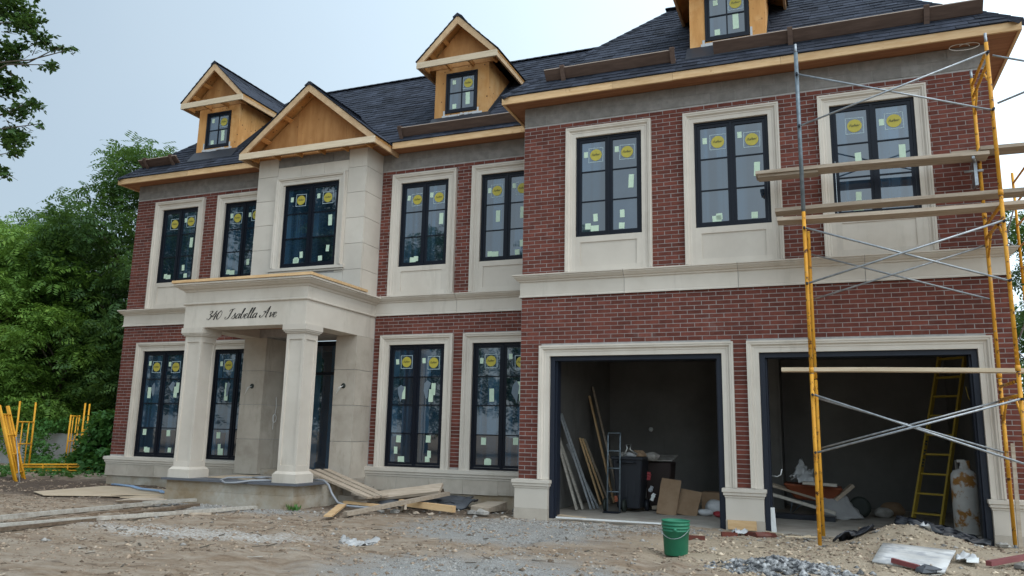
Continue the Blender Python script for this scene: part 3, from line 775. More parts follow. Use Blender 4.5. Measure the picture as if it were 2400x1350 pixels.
# ------------------------------------------------------------------ stone bay with front door
BX0, BX1, BY = -7.12, -4.42, .65
bay = MB().mat('mortar')
for q in ((BX0+.012, BY+.012, 3.14, -6.46, D+.2, 6.98), (-4.995, BY+.012, 3.14, BX1-.012, D+.2, 6.98), (-6.46, BY+.012, 3.14, -4.995, D+.2, 4.52), (-6.46, BY+.012, 6.37, -4.995, D+.2, 6.98), (BX0+.012, BY+.012, .42, -6.572, D+.2, 3.139), (-4.878, BY+.012, .42, BX1-.012, D+.2, 3.139)): bay.box(*q)
bay = bay.build('stone_bay', house)
def panel(x0, z0, x1, z1, mat='stone', par=None):
    MB().mat(mat).box(x0+.004, BY, z0+.004, x1-.004, BY+.05, z1-.004).build('stone_panel', par or bay)
BWX0, BWX1 = -6.415, -5.04
zs = [3.93, 4.44, 4.97, 5.50, 6.03, 6.56, 6.975]
for a, b in zip(zs, zs[1:]):
    panel(BX0, a, BWX0-.19, b); panel(BWX1+.19, a, BX1, b)
    MB().mat('stone').box(BX1-.05, BY+.052, a+.004, BX1, D-.002, b-.004).build('stone_panel', bay)
    MB().mat('stone').box(BX0, BY+.052, a+.004, BX0+.05, D-.002, b-.004).build('stone_panel', bay)
for a, b in ((6.50, 6.74), (6.74, 6.975)):
    n_ = 3; sh = .2 if b > 6.8 else 0
    cuts = [BWX0-.19]+[BWX0-.19+(BWX1-BWX0+.38)*q/n_+sh for q in range(1, n_)]+[BWX1+.19]
    for x0, x1 in zip(cuts, cuts[1:]): panel(x0, a, x1, b, 'block' if b > 6.8 else 'stone')
panel(BWX0-.19, 3.93, BWX1+.19, 4.40)
panel(BWX0-.19, 4.40, BWX0+.02, 6.50); panel(BWX1-.02, 4.40, BWX1+.19, 6.50)
window(BWX0, BWX1, 4.56, 6.325, BY+.02, 3, seed=91, label='window in the stone bay above the porch')
MB().mat('stone').surround(BWX0-.16, BWX1+.16, 4.55, 6.325+.16, BY, prof(.158)).build('window_surround', house)
sp = [(-.03, 4.44), (.03, 4.445), (.03, 4.475), (.06, 4.485), (.06, 4.545), (-.03, 4.556)]
MB().mat('stone').sweep([(BWX0-.17, BY+.03), (BWX0-.17, BY), (BWX1+.17, BY), (BWX1+.17, BY+.03)], sp).build('window_sill', house)
# ground floor pilasters in panels
for (x0, x1) in ((BX0, -6.56), (-4.89, BX1)):
    for a, b in zip([.415, 1.10, 1.78, 2.46], [1.10, 1.78, 2.46, 3.125]):
        MB().mat('stone_dirty').box(x0, BY, a+.005, x1, BY+.05, b-.005).build('stone_panel', bay)
        xo = x1 if x0 == BX0 else x0       # the inner reveal and the outer side
        s = -1 if x0 == BX0 else 1
        MB().mat('stone_dirty').box(xo, BY+.052, a+.005, xo+s*.05, D+.12, b-.005).build('stone_panel', bay)
        xq = x0 if x0 == BX0 else x1; s = 1 if x0 == BX0 else -1
        MB().mat('stone_dirty').box(xq, BY+.052, a+.005, xq+s*.05, D-.01, b-.005).build('stone_panel', bay)
# sconce openings with loose wires, and the coil beside the door
for wx in (-6.84, -4.665):
    m = MB().mat('ink').lathe((0, 0, 0), [(0, .012), (.045, .012), (.052, 0)], 14)
    m.v = [(wx+a, BY-c, 2.15+b) for a, b, c in m.v]; o = m.build('wire_hole', bay)
    m = MB().mat('white')
    for q in range(3): m.tube([(wx, BY-.01, 2.15), (wx-.03-.02*q, BY-.05, 2.12), (wx-.08-.02*q, BY-.06, 2.04-.03*q)], .004, 5)
    m.build('loose_wire', bay)
m = MB().mat('white')
m.tube([(-6.555+.02, 1.05, 1.95), (-6.53, 1.06, 1.75), (-6.535, 1.05, 1.62)]+[(-6.53, 1.03+.06*math.cos(t), 1.52+.08*math.sin(t)) for t in np.linspace(1.5, 8.2, 16)]+[(-6.53, 1.0, 1.3)], .006, 5)
m.build('loose_wire', bay)
# door in the recess
d = MB().mat('black')
d.box(-6.54, D+.13, .43, -6.46, D+.22, 3.12).box(-4.99, D+.13, .43, -4.91, D+.22, 3.12).box(-6.46, D+.13, 3.02, -4.99, D+.22, 3.12).box(-6.46, D+.13, .43, -4.99, D+.22, .50)
d.box(-6.16, D+.13, .5, -6.08, D+.2, 3.02).box(-5.37, D+.13, .5, -5.29, D+.2, 3.02).box(-6.46, D+.135, 2.42, -4.99, D+.2, 2.48)
door = d.build('front_door', house)
for a, b in ((-6.46, -6.16), (-6.08, -5.37), (-5.29, -4.99)):
    MB().mat('glass').box(a, D+.16, .5, b, D+.18, 2.42).box(a, D+.16, 2.48, b, D+.18, 3.02).build('pane', door)
MB().mat('found').box(-6.56, BY+.1, .415, -4.89, D+.13, .52).build('door_step', house)

# ------------------------------------------------------------------ portico
PX0, PX1, PY = -7.16, -4.42, -.99
ent = MB().mat('stone')
E_ = [(0, 3.122), (0, 3.545), (.02, 3.552), (.034, 3.562), (.034, 3.580), (.012, 3.592), (.012, 3.795), (.03, 3.80), (.045, 3.83), (.09, 3.845), (.13, 3.88), (.15, 3.885), (.15, 3.905), (.18, 3.91), (.18, 3.94), (-.40, 3.942), (-.40, 3.122)]
ent.sweep([(PX0, D-.005), (PX0, PY), (PX1, PY), (PX1, D-.005)], E_, closed_prof=True)
port = ent.build('portico', house); port['label'] = 'cream stone porch with two square columns and flat roof'
MB().mat('soffit').box(PX0+.40, PY+.40, 3.30, PX1-.40, BY+.02, 3.33).build('porch_ceiling', port)
MB().mat('flash').box(PX0-.15, PY-.15, 3.944, PX1+.15, BY, 3.95).build('porch_roof', port)
wd = MB().mat('wood')
wd.box(PX0-.20, PY-.20, 3.951, -5.1, PY-.155, 4.0); wd.box(-5.097, PY-.198, 3.951, PX1+.20, PY-.155, 4.002)
wd.box(PX1+.155, PY-.154, 3.951, PX1+.20, BY-.02, 4.0); wd.box(PX0-.20, PY-.154, 3.951, PX0-.155, BY-.02, 4.0)
wd.build('cap_board', port)
def column(cx, cy, name='column'):
    w = .19; m = MB().mat('stone')
    SQ = lambda prof_: m.sweep([(cx-w, cy+w), (cx-w, cy-w), (cx+w, cy-w), (cx+w, cy+w), (cx-w, cy+w)], prof_, caps=False)
    b0 = .412
    m.box(cx-w-.055, cy-w-.055, b0, cx+w+.055, cy+w+.055, .555); m.hexa([(cx+a*(w+.05), cy+b*(w+.05), .556) for a, b in ((-1, -1), (1, -1), (1, 1), (-1, 1))]+[(cx+a*(w+.01), cy+b*(w+.01), .60) for a, b in ((-1, -1), (1, -1), (1, 1), (-1, 1))])
    # shaft: corner strips proud of the four recessed faces
    e = .055
    for a in (-1, 1):
        for b in (-1, 1):
            m.box(cx+a*w, cy+b*w, .6, cx+a*(w-e), cy+b*(w-e), 2.97)
    for z0, z1 in ((.6, .70), (2.86, 2.97)):
        m.box(cx-w+e, cy-w, z0, cx+w-e, cy-w+e, z1); m.box(cx-w+e, cy+w-e, z0, cx+w-e, cy+w, z1)
        m.box(cx-w, cy-w+e, z0, cx-w+e, cy+w-e, z1); m.box(cx+w-e, cy-w+e, z0, cx+w, cy+w-e, z1)
    i = w-.020
    m.box(cx-i, cy-i, .605, cx+i, cy+i, 2.965)
    m.box(cx-w-.025, cy-w-.025, 2.97, cx+w+.025, cy+w+.025, 2.995); m.box(cx-w-.045, cy-w-.045, 2.996, cx+w+.045, cy+w+.045, 3.02); m.box(cx-w-.06, cy-w-.06, 3.021, cx+w+.06, cy+w+.06, 3.121)
    return m.build(name, port)
column(PX0+.19+.045, PY+.19+.03); column(PX1-.19-.045+.03, PY+.19+.03)
MB().mat('bluestone').box(PX0-.09, PY-.09, .372, -6.2, PY+.35, .41).box(-6.197, PY-.085, .372, -5.3, PY+.35, .409).box(-5.297, PY-.09, .371, PX1+.12, PY+.35, .41).box(PX1-.3, PY+.352, .372, PX1+.12, PY+.75, .41).build('coping', port)
MB().mat('slab').box(PX0-.02, PY+.352, .36, PX1-.302, BY+.2, .405).box(PX1-.3, PY+.753, .36, PX1+.02, BY+.2, .405).build('porch_floor', port)
MB().mat('found').box(PX0-.035, PY-.03, -.4, PX1+.02, BY+.3, .20).box(PX0-.02, PY-.015, .202, PX1+.005, BY+.3, .3715).build('porch_foundation', port)
MB().mat('slab').box(PX1-.05, BY-.35, -.3, PX1+.35, BY+.5, .14).box(PX1-.02, BY-.2, .142, PX1+.2, BY+.55, .27).build('rough_block', port)

# lettering: pen strokes with swelling down-strokes
def catmull(P, n=7):
    P = [Vector(p) for p in P]; out = []
    for i in range(len(P)-1):
        a, b, c, d = P[max(i-1, 0)], P[i], P[i+1], P[min(i+2, len(P)-1)]
        for k in range(n):
            t = k/n
            out.append(.5*((2*b)+(c-a)*t+(2*a-5*b+4*c-d)*t*t+(3*b-a-3*c+d)*t**3))
    out.append(P[-1]); return out
GLY = {
 '3': (.95, [[(.12, 1.55), (.3, 1.8), (.62, 1.75), (.62, 1.35), (.35, 1.08), (.68, .85), (.72, .35), (.4, 0), (.1, .08), (.02, .3)]]),
 '4': (1.0, [[(.62, 1.8), (.35, 1.2), (.02, .62), (.4, .66), (.9, .7)], [(.72, 1.25), (.66, .6), (.6, -.05)]]),
 '0': (1.05, [[(.5, 1.8), (.12, 1.35), (.08, .5), (.4, 0), (.8, .5), (.82, 1.35), (.5, 1.8)]]),
 'I': (1.25, [[(.25, 1.55), (.45, 1.95), (.85, 2.0), (1.25, 2.1)], [(.85, 2.0), (.72, 1.2), (.62, .35), (.3, -.02), (-.05, .05), (-.12, .35), (.1, .42)]]),
 's': (.85, [[(-.05, .1), (.25, .6), (.45, 1.15), (.5, .8), (.66, .3), (.4, -.02), (.12, .12)]]),
 'a': (.9, [[(.68, .85), (.42, 1.0), (.1, .6), (.12, .1), (.38, .05), (.66, .6)], [(.7, 1.0), (.64, .4), (.7, .05), (.95, .2)]]),
 'b': (.82, [[(0, .3), (.35, 1.4), (.42, 2.0), (.25, 2.0), (.15, 1.2), (.14, .3), (.35, 0), (.62, .3), (.62, .85), (.9, .8)]]),
 'e': (.72, [[(.0, .35), (.4, .55), (.55, .85), (.35, 1.0), (.1, .65), (.12, .15), (.38, 0), (.78, .3)]]),
 'l': (.52, [[(0, .3), (.35, 1.4), (.42, 2.05), (.24, 2.0), (.14, 1.1), (.16, .2), (.34, 0), (.56, .25)]]),
 'A': (1.45, [[(-.35, .5), (-.42, .2), (-.15, 0), (.2, .35), (.55, 1.2), (.95, 2.2)], [(.98, 2.2), (.92, 1.1), (.88, .1), (1.1, .05)], [(.0, 1.1), (.2, 1.3), (.5, .95), (.95, 1.0)]]),
 'v': (.78, [[(0, .75), (.15, 1.0), (.24, .6), (.26, .05), (.55, .4), (.68, .9), (.62, 1.0), (.9, .85)]]),
 ' ': (1.0, []),
}
def lettering(text, x0, x1, zb, Y, up):
    adv = sum(GLY[c][0] for c in text); s = (x1-x0)/(adv+.3); sz = up/2.0
    m = MB().mat('letter'); x = 0
    for ch in text:
        w, strokes = GLY[ch]
        for st in strokes:
            P = catmull(st)
            vs = []
            for i, p in enumerate(P):
                q = P[min(i+1, len(P)-1)]-P[max(i-1, 0)]
                if q.length < 1e-6: q = Vector((1, 0))
                q.normalize()
                wd_ = .045+.13*max(0, -q.y)**1.5
                for sg in (-1, 1):
                    lx, ly = p.x-q.y*sg*wd_/2, p.y+q.x*sg*wd_/2
                    vs.append((x0+(x+lx+.36*ly)*s, Y, zb+ly*sz))
            nV = len(vs); vs2 = vs+[(a, Y+.012, c) for a, b, c in vs]; fs = []
            for i in range(0, nV-2, 2):
                fs += [(i, i+1, i+3, i+2), (i, i+2, i+2+nV, i+nV), (i+1, i+1+nV, i+3+nV, i+3)]
            m.add(vs2, fs)
        x += w
    return m.build('house_number', port)
lettering('340 Isabella Ave', -6.63, -5.03, 3.262, PY-.008, .178)

# ------------------------------------------------------------------ roof
def roof_plane(name, P3, u, w, deck='shingle', drop=.004):
    pass
roof = MB().mat('shingle')
RM, RW = 10.0, 9.72
mf = dict(o=(0, .918, 7.10)); wf = dict(o=(0, -.36, 7.10))
def quad(mb, *p): mb.add(p, [tuple(range(len(p)))])
# deck sheets (their undersides are closed by the soffits)
T = .0
quad(roof, (-11.55, .918, 7.10), (2.0, .918, 7.10), (2.0, 3.818, RM), (-8.65, 3.818, RM))
quad(roof, (-11.55, 6.718, 7.10), (-11.55, .918, 7.10), (-8.65, 3.818, RM))
quad(roof, (2.0, 6.718, 7.10), (-11.55, 6.718, 7.10), (-8.65, 3.818, RM), (2.0, 3.818, RM))
quad(roof, (-1.09, -.36, 7.10), (6.73, -.36, 7.10), (4.11, 2.26, RW), (1.53, 2.26, RW))
quad(roof, (-1.09, 4.88, 7.10), (-1.09, -.36, 7.10), (1.53, 2.26, RW))
quad(roof, (6.73, -.36, 7.10), (6.73, 4.88, 7.10), (4.11, 2.26, RW))
quad(roof, (6.73, 4.88, 7.10), (-1.09, 4.88, 7.10), (1.53, 2.26, RW), (4.11, 2.26, RW))
roof = roof.build('roof', house)

def inside(poly, x, y):
    c = False; n = len(poly)
    for i in range(n):
        (x0, y0), (x1, y1) = poly[i], poly[(i+1) % n]
        if (y0 > y) != (y1 > y) and x < (x1-x0)*(y-y0)/(y1-y0)+x0: c = not c
    return c
shing = []         # (corner verts 8, centre, score)
def shingle_face(O, U, W, poly, seed, holes=(), expo=.145):
    """tabs in courses on the plane O + u U + w W, inside poly (u, w)"""
    r = random.Random(seed)
    O, U, W = Vector(O), Vector(U).normalized(), Vector(W).normalized(); N_ = U.cross(W)
    if N_.z < 0: N_ = -N_
    u0, u1 = min(p[0] for p in poly), max(p[0] for p in poly); w1 = max(p[1] for p in poly)
    k = 0; out = []
    def span(w):
        xs = []
        n = len(poly)
        for i in range(n):
            (x0, y0), (x1, y1) = poly[i], poly[(i+1) % n]
            if (y0 > w) != (y1 > w): xs.append((x1-x0)*(w-y0)/(y1-y0)+x0)
        return (min(xs), max(xs)) if len(xs) > 1 else None
    w0 = min(p[1] for p in poly)
    while w0+k*expo < w1:
        wa = w0+k*expo; u = u0-r.uniform(0, .3)
        sa, sb = span(min(wa+.002, w1-.001)), span(min(wa+expo, w1-.001))
        while u < u1 and sa and sb:
            wd_ = r.choice((.17, .23, .30, .34)); th = .006 if r.random() < .6 else .012
            c = (u+wd_/2, wa+expo/2)
            if u+wd_ > sa[0] and u < sa[1] and not any(inside(h, *c) for h in holes):
                a, b = u+.003, u+wd_-.003; e = wa-.010; t = wa+expo-.002
                a0, b0 = max(a, sa[0]), min(b, sa[1]); a1, b1 = max(a, sb[0]), min(b, sb[1])
                if a1 > b1: a1 = b1 = (a1+b1)/2
                if b0-a0 > .01:
                    q = lambda x, y, h: O+U*x+W*y+N_*h
                    out.append([q(a0, e, .003), q(b0, e, .003), q(b1, t, .001), q(a1, t, .001), q(a0, e, .007+th), q(b0, e, .007+th), q(b1, t, .004), q(a1, t, .004)])
            u += wd_
        k += 1
    return out
s2 = math.sqrt(2)
allsh = []
dh = lambda cx: [(cx-.6+11.55, .75), (cx+.6+11.55, .75), (cx+.6+11.55, 3.6), (cx-.6+11.55, 3.6)]
allsh += shingle_face((-11.55, .918, 7.10), (1, 0, 0), (0, 1, 1), [(0, 0), (13.0, 0), (13.0, 2.9*s2), (2.9, 2.9*s2)], 1, holes=[dh(-9.12), dh(-2.755)])
allsh += shingle_face((-1.09, -.36, 7.10), (1, 0, 0), (0, 1, 1), [(0, 0), (7.82, 0), (5.2, 2.62*s2), (2.62, 2.62*s2)], 2, holes=[[(3.2, .75), (4.42, .75), (4.42, 3.2), (3.2, 3.2)]])
allsh += shingle_face((-1.09, 3.6, 7.10), (0, -1, 0), (1, 0, 1), [(0, 0), (3.96, 0), (1.34, 2.62*s2), (0, 2.3)], 3)
allsh += shingle_face((6.73, -.36, 7.10), (0, 1, 0), (-1, 0, 1), [(0, 0), (5.24, 0), (2.62, 2.62*s2)], 4)
FACES6 = [(0, 3, 2, 1), (4, 5, 6, 7), (0, 1, 5, 4), (1, 2, 6, 5), (2, 3, 7, 6), (3, 0, 4, 7)]
sc_ = []
for i, q in enumerate(allsh):
    c = (q[4]+q[6])/2; sc_.append((px_size(c, q[5]-q[4], q[7]-q[4]), i))
sc_.sort(reverse=True); pick_ = {i for s, i in sc_[:295]}
mb = MB().mat('shingle')
for i, q in enumerate(allsh):
    if i in pick_: MB().mat('shingle').add(q, FACES6).build('shingle', roof)
    else: mb.add(q, FACES6)
mb.build('shingles', roof)['kind'] = 'stuff'

def ridge(p, q, up=(0, 0, 1), w=.13, name='ridge_cap', par=None):
    """overlapping bent caps along a hip or ridge"""
    p, q = Vector(p), Vector(q); d = q-p; n_ = max(1, int(d.length/.2)); m = MB().mat('shingle')
    dn = d.normalized(); side = dn.cross(Vector((0, 0, 1))).normalized(); upv = side.cross(dn)
    for i in range(n_):
        a, b = p+d*(i/n_), p+d*((i+1.12)/n_); h0, h1 = .030, .022
        vs = []
        for c, h in ((a, h0), (b, h1)):
            vs += [c-side*w-upv*(w*.55-h+.02), c+upv*h, c+side*w-upv*(w*.55-h+.02)]
        m.add(vs, [(0, 1, 4, 3), (1, 2, 5, 4), (0, 3, 4, 1), (0, 2, 1), (1, 5, 2)])
    return m.build(name, par or roof)
ridge((-11.55, .918, 7.1), (-8.65, 3.818, RM)); ridge((-8.75, 3.818, RM+.01), (.6, 3.818, RM+.01))
ridge((-1.09, -.36, 7.1), (1.53, 2.26, RW)); ridge((6.73, -.36, 7.1), (4.11, 2.26, RW)); ridge((1.35, 2.26, RW+.03), (4.2, 2.26, RW+.03), w=.16)

# eaves: fascia boards and soffits
def fascia(pts, z0=6.965, z1=7.092, t=.04):
    for (a, b) in zip(pts, pts[1:]):
        (x0, y0), (x1, y1) = a, b
        if abs(y1-y0) < 1e-6: m = MB().mat('wood').box(x0+.002, y0, z0+random.uniform(-.003, .003), x1-.002, y0+t, z1)
        else: m = MB().mat('wood').box(x0, min(y0, y1)+.002, z0, x0+t, max(y0, y1)-.002, z1)
        m.build('fascia_board', house)
fascia([(-11.54, .925), (-9.4, .925), (-7.42, .925)]); fascia([(-4.02, .925), (-3.1, .925), (-1.05, .925)])
fascia([(-1.08, -.352), (.9, -.352), (1.9, -.352), (3.55, -.352), (6.72, -.352)])
fascia([(-11.54, .967), (-11.54, 6.7)]); fascia([(-1.08, -.31), (-1.08, 1.26)]); fascia([(6.68, -.31), (6.68, 4.8)])
sf = MB().mat('soffit')
sf.box(-11.5, .967, 6.985, -7.15, D+.05, 7.0); sf.box(-11.5, D+.05, 6.985, -11.15, 6.7, 7.0); sf.build('soffit', house); sf = MB().mat('soffit')
sf.box(-4.4, .967, 6.985, -1.06, D+.05, 7.0)
sf.build('soffit', house); sf = MB().mat('soffit')
sf.box(-1.04, -.31, 6.986, 6.68, .05, 7.001); sf.box(-1.04, .05, 6.986, -.75, 2, 7.001); sf.box(6.30, .05, 6.986, 6.68, 4.8, 7.001)
sf.build('soffit', house)

m = MB().mat('white'); m.tube([(5.95+.16*math.cos(t)+.02*t, -.12, 6.95+.05*math.sin(t)-.02) for t in np.linspace(0, 9, 30)], .006, 5); m.build('loose_wire', house)

# ------------------------------------------------------------------ dormers and porch gable
def gable(par, cx, yf, yb, hw, ze, rise, wall_y, ridge_end, boards='rake', lookouts=5, beam_h=.13, seed=0):
    """front gable roof: rakes, tie beam, plywood face, lookouts and shingled slopes; ze = top of the slope's lower edge"""
    sl = rise/hw; L = math.hypot(hw, rise); zt = ze+rise
    r = random.Random(seed)
    # roof slabs
    for s in (-1, 1):
        m = MB().mat('ply'); e = (cx+s*hw, ze); n_ = Vector((s*rise, 0, hw)).normalized(); t = .05
        lo, hi = Vector((cx+s*hw, 0, ze)), Vector((cx, 0, zt))
        c = []
        for y in (yf+.03, yb):
            for p in (lo, hi): c.append(Vector((p.x, y, p.z)))
        a, b, d_, e_ = c[0], c[1], c[3], c[2]
        dn = Vector((0, 0, -.06))
        m.add([a+dn, b+dn, d_+dn, e_+dn, a-Vector((0, 0, .012)), b-Vector((0, 0, .012)), d_-Vector((0, 0, .012)), e_-Vector((0, 0, .012))], FACES6)
        m.mat('shingle').add([a-Vector((s*-.03, .04, .008)), b-Vector((0, .04, .008)), d_-Vector((0, 0, .008)), e_-Vector((s*-.03, 0, .008)), a+Vector((s*.03, -.04, .004)), b+Vector((0, -.04, .004)), d_+Vector((0, 0, .004)), e_+Vector((s*.03, 0, .004))], FACES6)
        m.build('gable_roof', par)
        sh = shingle_face((cx+s*hw, yf-.02, ze+.004), (0, 1, 0), (-s*hw, 0, rise), [(0, 0), (yb-yf, 0), (yb-yf, L), (0, L)], seed+s+5)
        mm = MB().mat('shingle')
        for q in sh: mm.add(q, FACES6)
        mm.build('shingles', par)['kind'] = 'stuff'
        # rake board
        w = .125
        R_ = [(cx+s*(hw-.005), ze-.015), (cx, zt-.015), (cx, zt-.015-w*L/hw), (cx+s*(hw-.005), ze-.015-w*L/hw)]
        m = MB().mat(boards)
        zb = ze-beam_h-.03
        if s: 
            k = (zb-(ze-.015-w*L/hw))
            R_[3] = (cx+s*(hw-.005), max(ze-.015-w*L/hw, zb+.002))
        V = [(x+(.0015*s), y, z) for y in (yf, yf+.04) for x, z in R_]
        m.add(V, [(0, 1, 2, 3), (7, 6, 5, 4), (0, 4, 5, 1), (1, 5, 6, 2), (2, 6, 7, 3), (3, 7, 4, 0)])
        m.build('rake_board', par)
        MB().mat(boards).box(cx+s*hw-s*.005, yf+.042, ze-.155, cx+s*(hw-.045), yb, ze-.022).build('fascia_board', par)
    # tie beam
    MB().mat('pale_wood').box(cx-hw+.0, yf-.012, ze-beam_h-.03, cx+hw-.0, yf+.028, ze-.028).build('tie_beam', par)
    # plywood gable face
    zf = lambda x: zt-.08-abs(x-cx)*(zt-.08-ze+.10)/(hw-.05)
    cuts = [cx-hw+.05]+[cx+(q*1.22-.45) for q in range(-2, 3) if abs(q*1.22-.45) < hw-.15]+[cx+hw-.05]
    for x0, x1 in zip(cuts, cuts[1:]):
        x0 += .003; x1 -= .003
        P_ = [(x0, ze-.10), (x1, ze-.10), (x1, zf(x1))]+([(cx, zf(cx))] if x0 < cx < x1 else [])+[(x0, zf(x0))]
        k = len(P_); V = [(x, wall_y, z) for x, z in P_]+[(x, wall_y+.03, z) for x, z in P_]
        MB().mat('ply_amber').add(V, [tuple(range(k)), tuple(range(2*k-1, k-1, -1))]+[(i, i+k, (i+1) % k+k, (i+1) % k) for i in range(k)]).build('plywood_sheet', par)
    # lookouts between gable face and tie beam / rakes
    for i in range(lookouts):
        x = cx-hw*.85+2*hw*.85*i/(lookouts-1)
        MB().mat('ply').box(x-.02, yf+.03, ze-.15, x+.02, wall_y, ze-.06).build('lookout', par)
    for s in (-1, 1):
        for q in (.3, .62):
            x = cx+s*hw*(1-q); z = ze+rise*q-.12
            MB().mat('ply').beam((x, yf+.042, z), (x, wall_y, z), .09, .04, up=(s*rise, 0, hw)).build('lookout', par)
    ridge((cx, yf-.02, zt+.012), (cx, ridge_end, zt+.012), w=.11, par=par)

def dormer(cx, yw, seed, label):
    hw = .61; z0 = 7.30; ze = 8.90
    d_ = MB().mat('ply')
    wx0, wx1, wz0, wz1 = cx-.36, cx+.36, 7.80, 8.69
    for a, b, c, d2 in ((cx-hw, wx0, z0, ze), (wx1, cx+hw, z0, ze), (wx0, wx1, z0, wz0), (wx0, wx1, wz1, ze)):
        d_.box(a, yw, c, b, yw+.06, d2)
    d_.box(cx-hw, yw+.06, z0, cx-hw+.06, yw+1.7, ze-.02); d_.box(cx+hw-.06, yw+.06, z0, cx+hw, yw+1.7, ze-.02)
    o = d_.build('dormer', house); o['label'] = label
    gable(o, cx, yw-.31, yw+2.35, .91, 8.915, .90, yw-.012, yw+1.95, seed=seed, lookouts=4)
    window(wx0+.005, wx1-.005, wz0+.005, wz1-.005, yw-.02, 2, sashes=1, seed=seed)
    sl = MB().mat('white_plastic'); r = random.Random(seed)
    x = wx0-.07
    while x < wx1+.05:
        w = r.uniform(.04, .13); z = wz0-.02
        sl.box(x, yw-.008-r.uniform(0, .006), z-r.uniform(.03, .075), x+w, yw, z+r.uniform(-.02, .012)); x += w+r.choice((-.005, .012))
    sl.box(wx1+.005, yw-.010, wz0-.08, wx1+.04, yw, wz0+r.uniform(.03, .2)); sl.box(wx0-.045, yw-.010, wz0-.06, wx0-.005, yw, wz0+r.uniform(.02, .16))
    sl.build('sealant_tape', o)
    # apron flashing on the roof and step flashing up the sides
    zr = 7.10+(yw-(.918 if yw > 1 else -.36))
    f = MB().mat('flash').hexa([(cx-hw-.05, yw-.22, zr-.20), (cx+hw+.05, yw-.22, zr-.20), (cx+hw+.05, yw+.0, zr+.05), (cx-hw-.05, yw+.0, zr+.05), (cx-hw-.05, yw-.22, zr-.185), (cx+hw+.05, yw-.22, zr-.185), (cx+hw+.05, yw-.004, zr+.10), (cx-hw-.05, yw-.004, zr+.10)])
    f.build('apron_flashing', o)
    for s in (-1, 1):
        f = MB().mat('flash'); x0, x1 = cx+s*(hw+.002), cx+s*(hw+.012)
        f.add([(x0, yw, zr-.05), (x0, yw+1.6, zr+1.55), (x0, yw+1.6, zr+1.72), (x0, yw, zr+.12), (x1, yw, zr-.05), (x1, yw+1.6, zr+1.55), (x1, yw+1.6, zr+1.72), (x1, yw, zr+.12)], FACES6)
        f.build('step_flashing', o)
dormer(-9.12, 1.45, 3, 'plywood dormer at the left end of the roof')
dormer(-2.755, 1.45, 7, 'plywood dormer in the middle of the roof beside the wing')
dormer(2.72, .17, 12, 'plywood dormer above the garage')
pg = MB().mat('ply').box(BX0+.02, BY+.05, 6.98, BX1-.02, BY+.9, 7.05).build('porch_gable', house)
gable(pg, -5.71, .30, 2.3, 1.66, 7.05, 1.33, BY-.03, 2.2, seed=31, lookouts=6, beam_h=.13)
MB().mat('soffit').box(-7.34, .345, 6.99, -4.08, BY-.06, 7.0).build('soffit', pg)
MB().mat('soffit').box(-7.34, BY-.058, 6.99, BX0-.005, .966, 7.0).build('soffit', pg); MB().mat('soffit').box(BX1+.005, BY-.058, 6.99, -4.08, .966, 7.0).build('soffit', pg)

# roof boards on brackets (loose, standing on the roof)
def roof_board(x0, x1, y, zbase, label, hgt=.19, br=(), tilt=.75):
    t = thing('roof_board', label, 'roof board', ((x0+x1)/2, y, zbase), group='boards on brackets along the eaves')
    dy = hgt*math.sin(tilt); dz = hgt*math.cos(tilt)
    m = MB().mat('brown_metal').hexa([(x0, y, zbase), (x1, y, zbase), (x1, y+.045, zbase-.01), (x0, y+.045, zbase-.01), (x0, y-dy, zbase+dz), (x1, y-dy, zbase+dz), (x1, y-dy+.045, zbase+dz+.012), (x0, y-dy+.045, zbase+dz+.012)])
    m.mat('copper_edge').hexa([(x0, y-dy-.004, zbase+dz+.001), (x1, y-dy-.004, zbase+dz+.001), (x1, y-dy+.05, zbase+dz+.012), (x0, y-dy+.05, zbase+dz+.012), (x0, y-dy-.004, zbase+dz+.014), (x1, y-dy-.004, zbase+dz+.014), (x1, y-dy+.05, zbase+dz+.025), (x0, y-dy+.05, zbase+dz+.025)])
    m.build('board', t)
    for b in br:
        k = MB().mat('brown_metal')
        k.beam((b, y-.015-.012, zbase-.05), (b, y-dy-.03, zbase+dz+.03), .075, .02, up=(0, -1, 0)); k.beam((b, y-.05, zbase-.03), (b, y+.2, zbase+.16), .05, .012, up=(0, -1, 1))
        k.beam((b, y-dy-.03, zbase+dz+.035), (b, y-dy+.06, zbase+dz+.05), .075, .015)
        k.build('bracket', t)
roof_board(-.36, 1.90, -.07, 7.42, 'short brown board on roof brackets left of the garage dormer', br=(-.03, 1.87))
roof_board(2.52, 6.33, -.04, 7.45, 'long brown board on roof brackets right of the garage dormer', hgt=.20, br=(3.70, 5.60))
roof_board(-3.92, -1.05, 1.03, 7.24, 'brown board on roof brackets below the middle dormer', br=(-3.86,))
roof_board(-11.15, -10.0, 1.24, 7.45, 'brown board on roof brackets at the far left eave', hgt=.2, br=(-10.95, -10.15), tilt=.9)
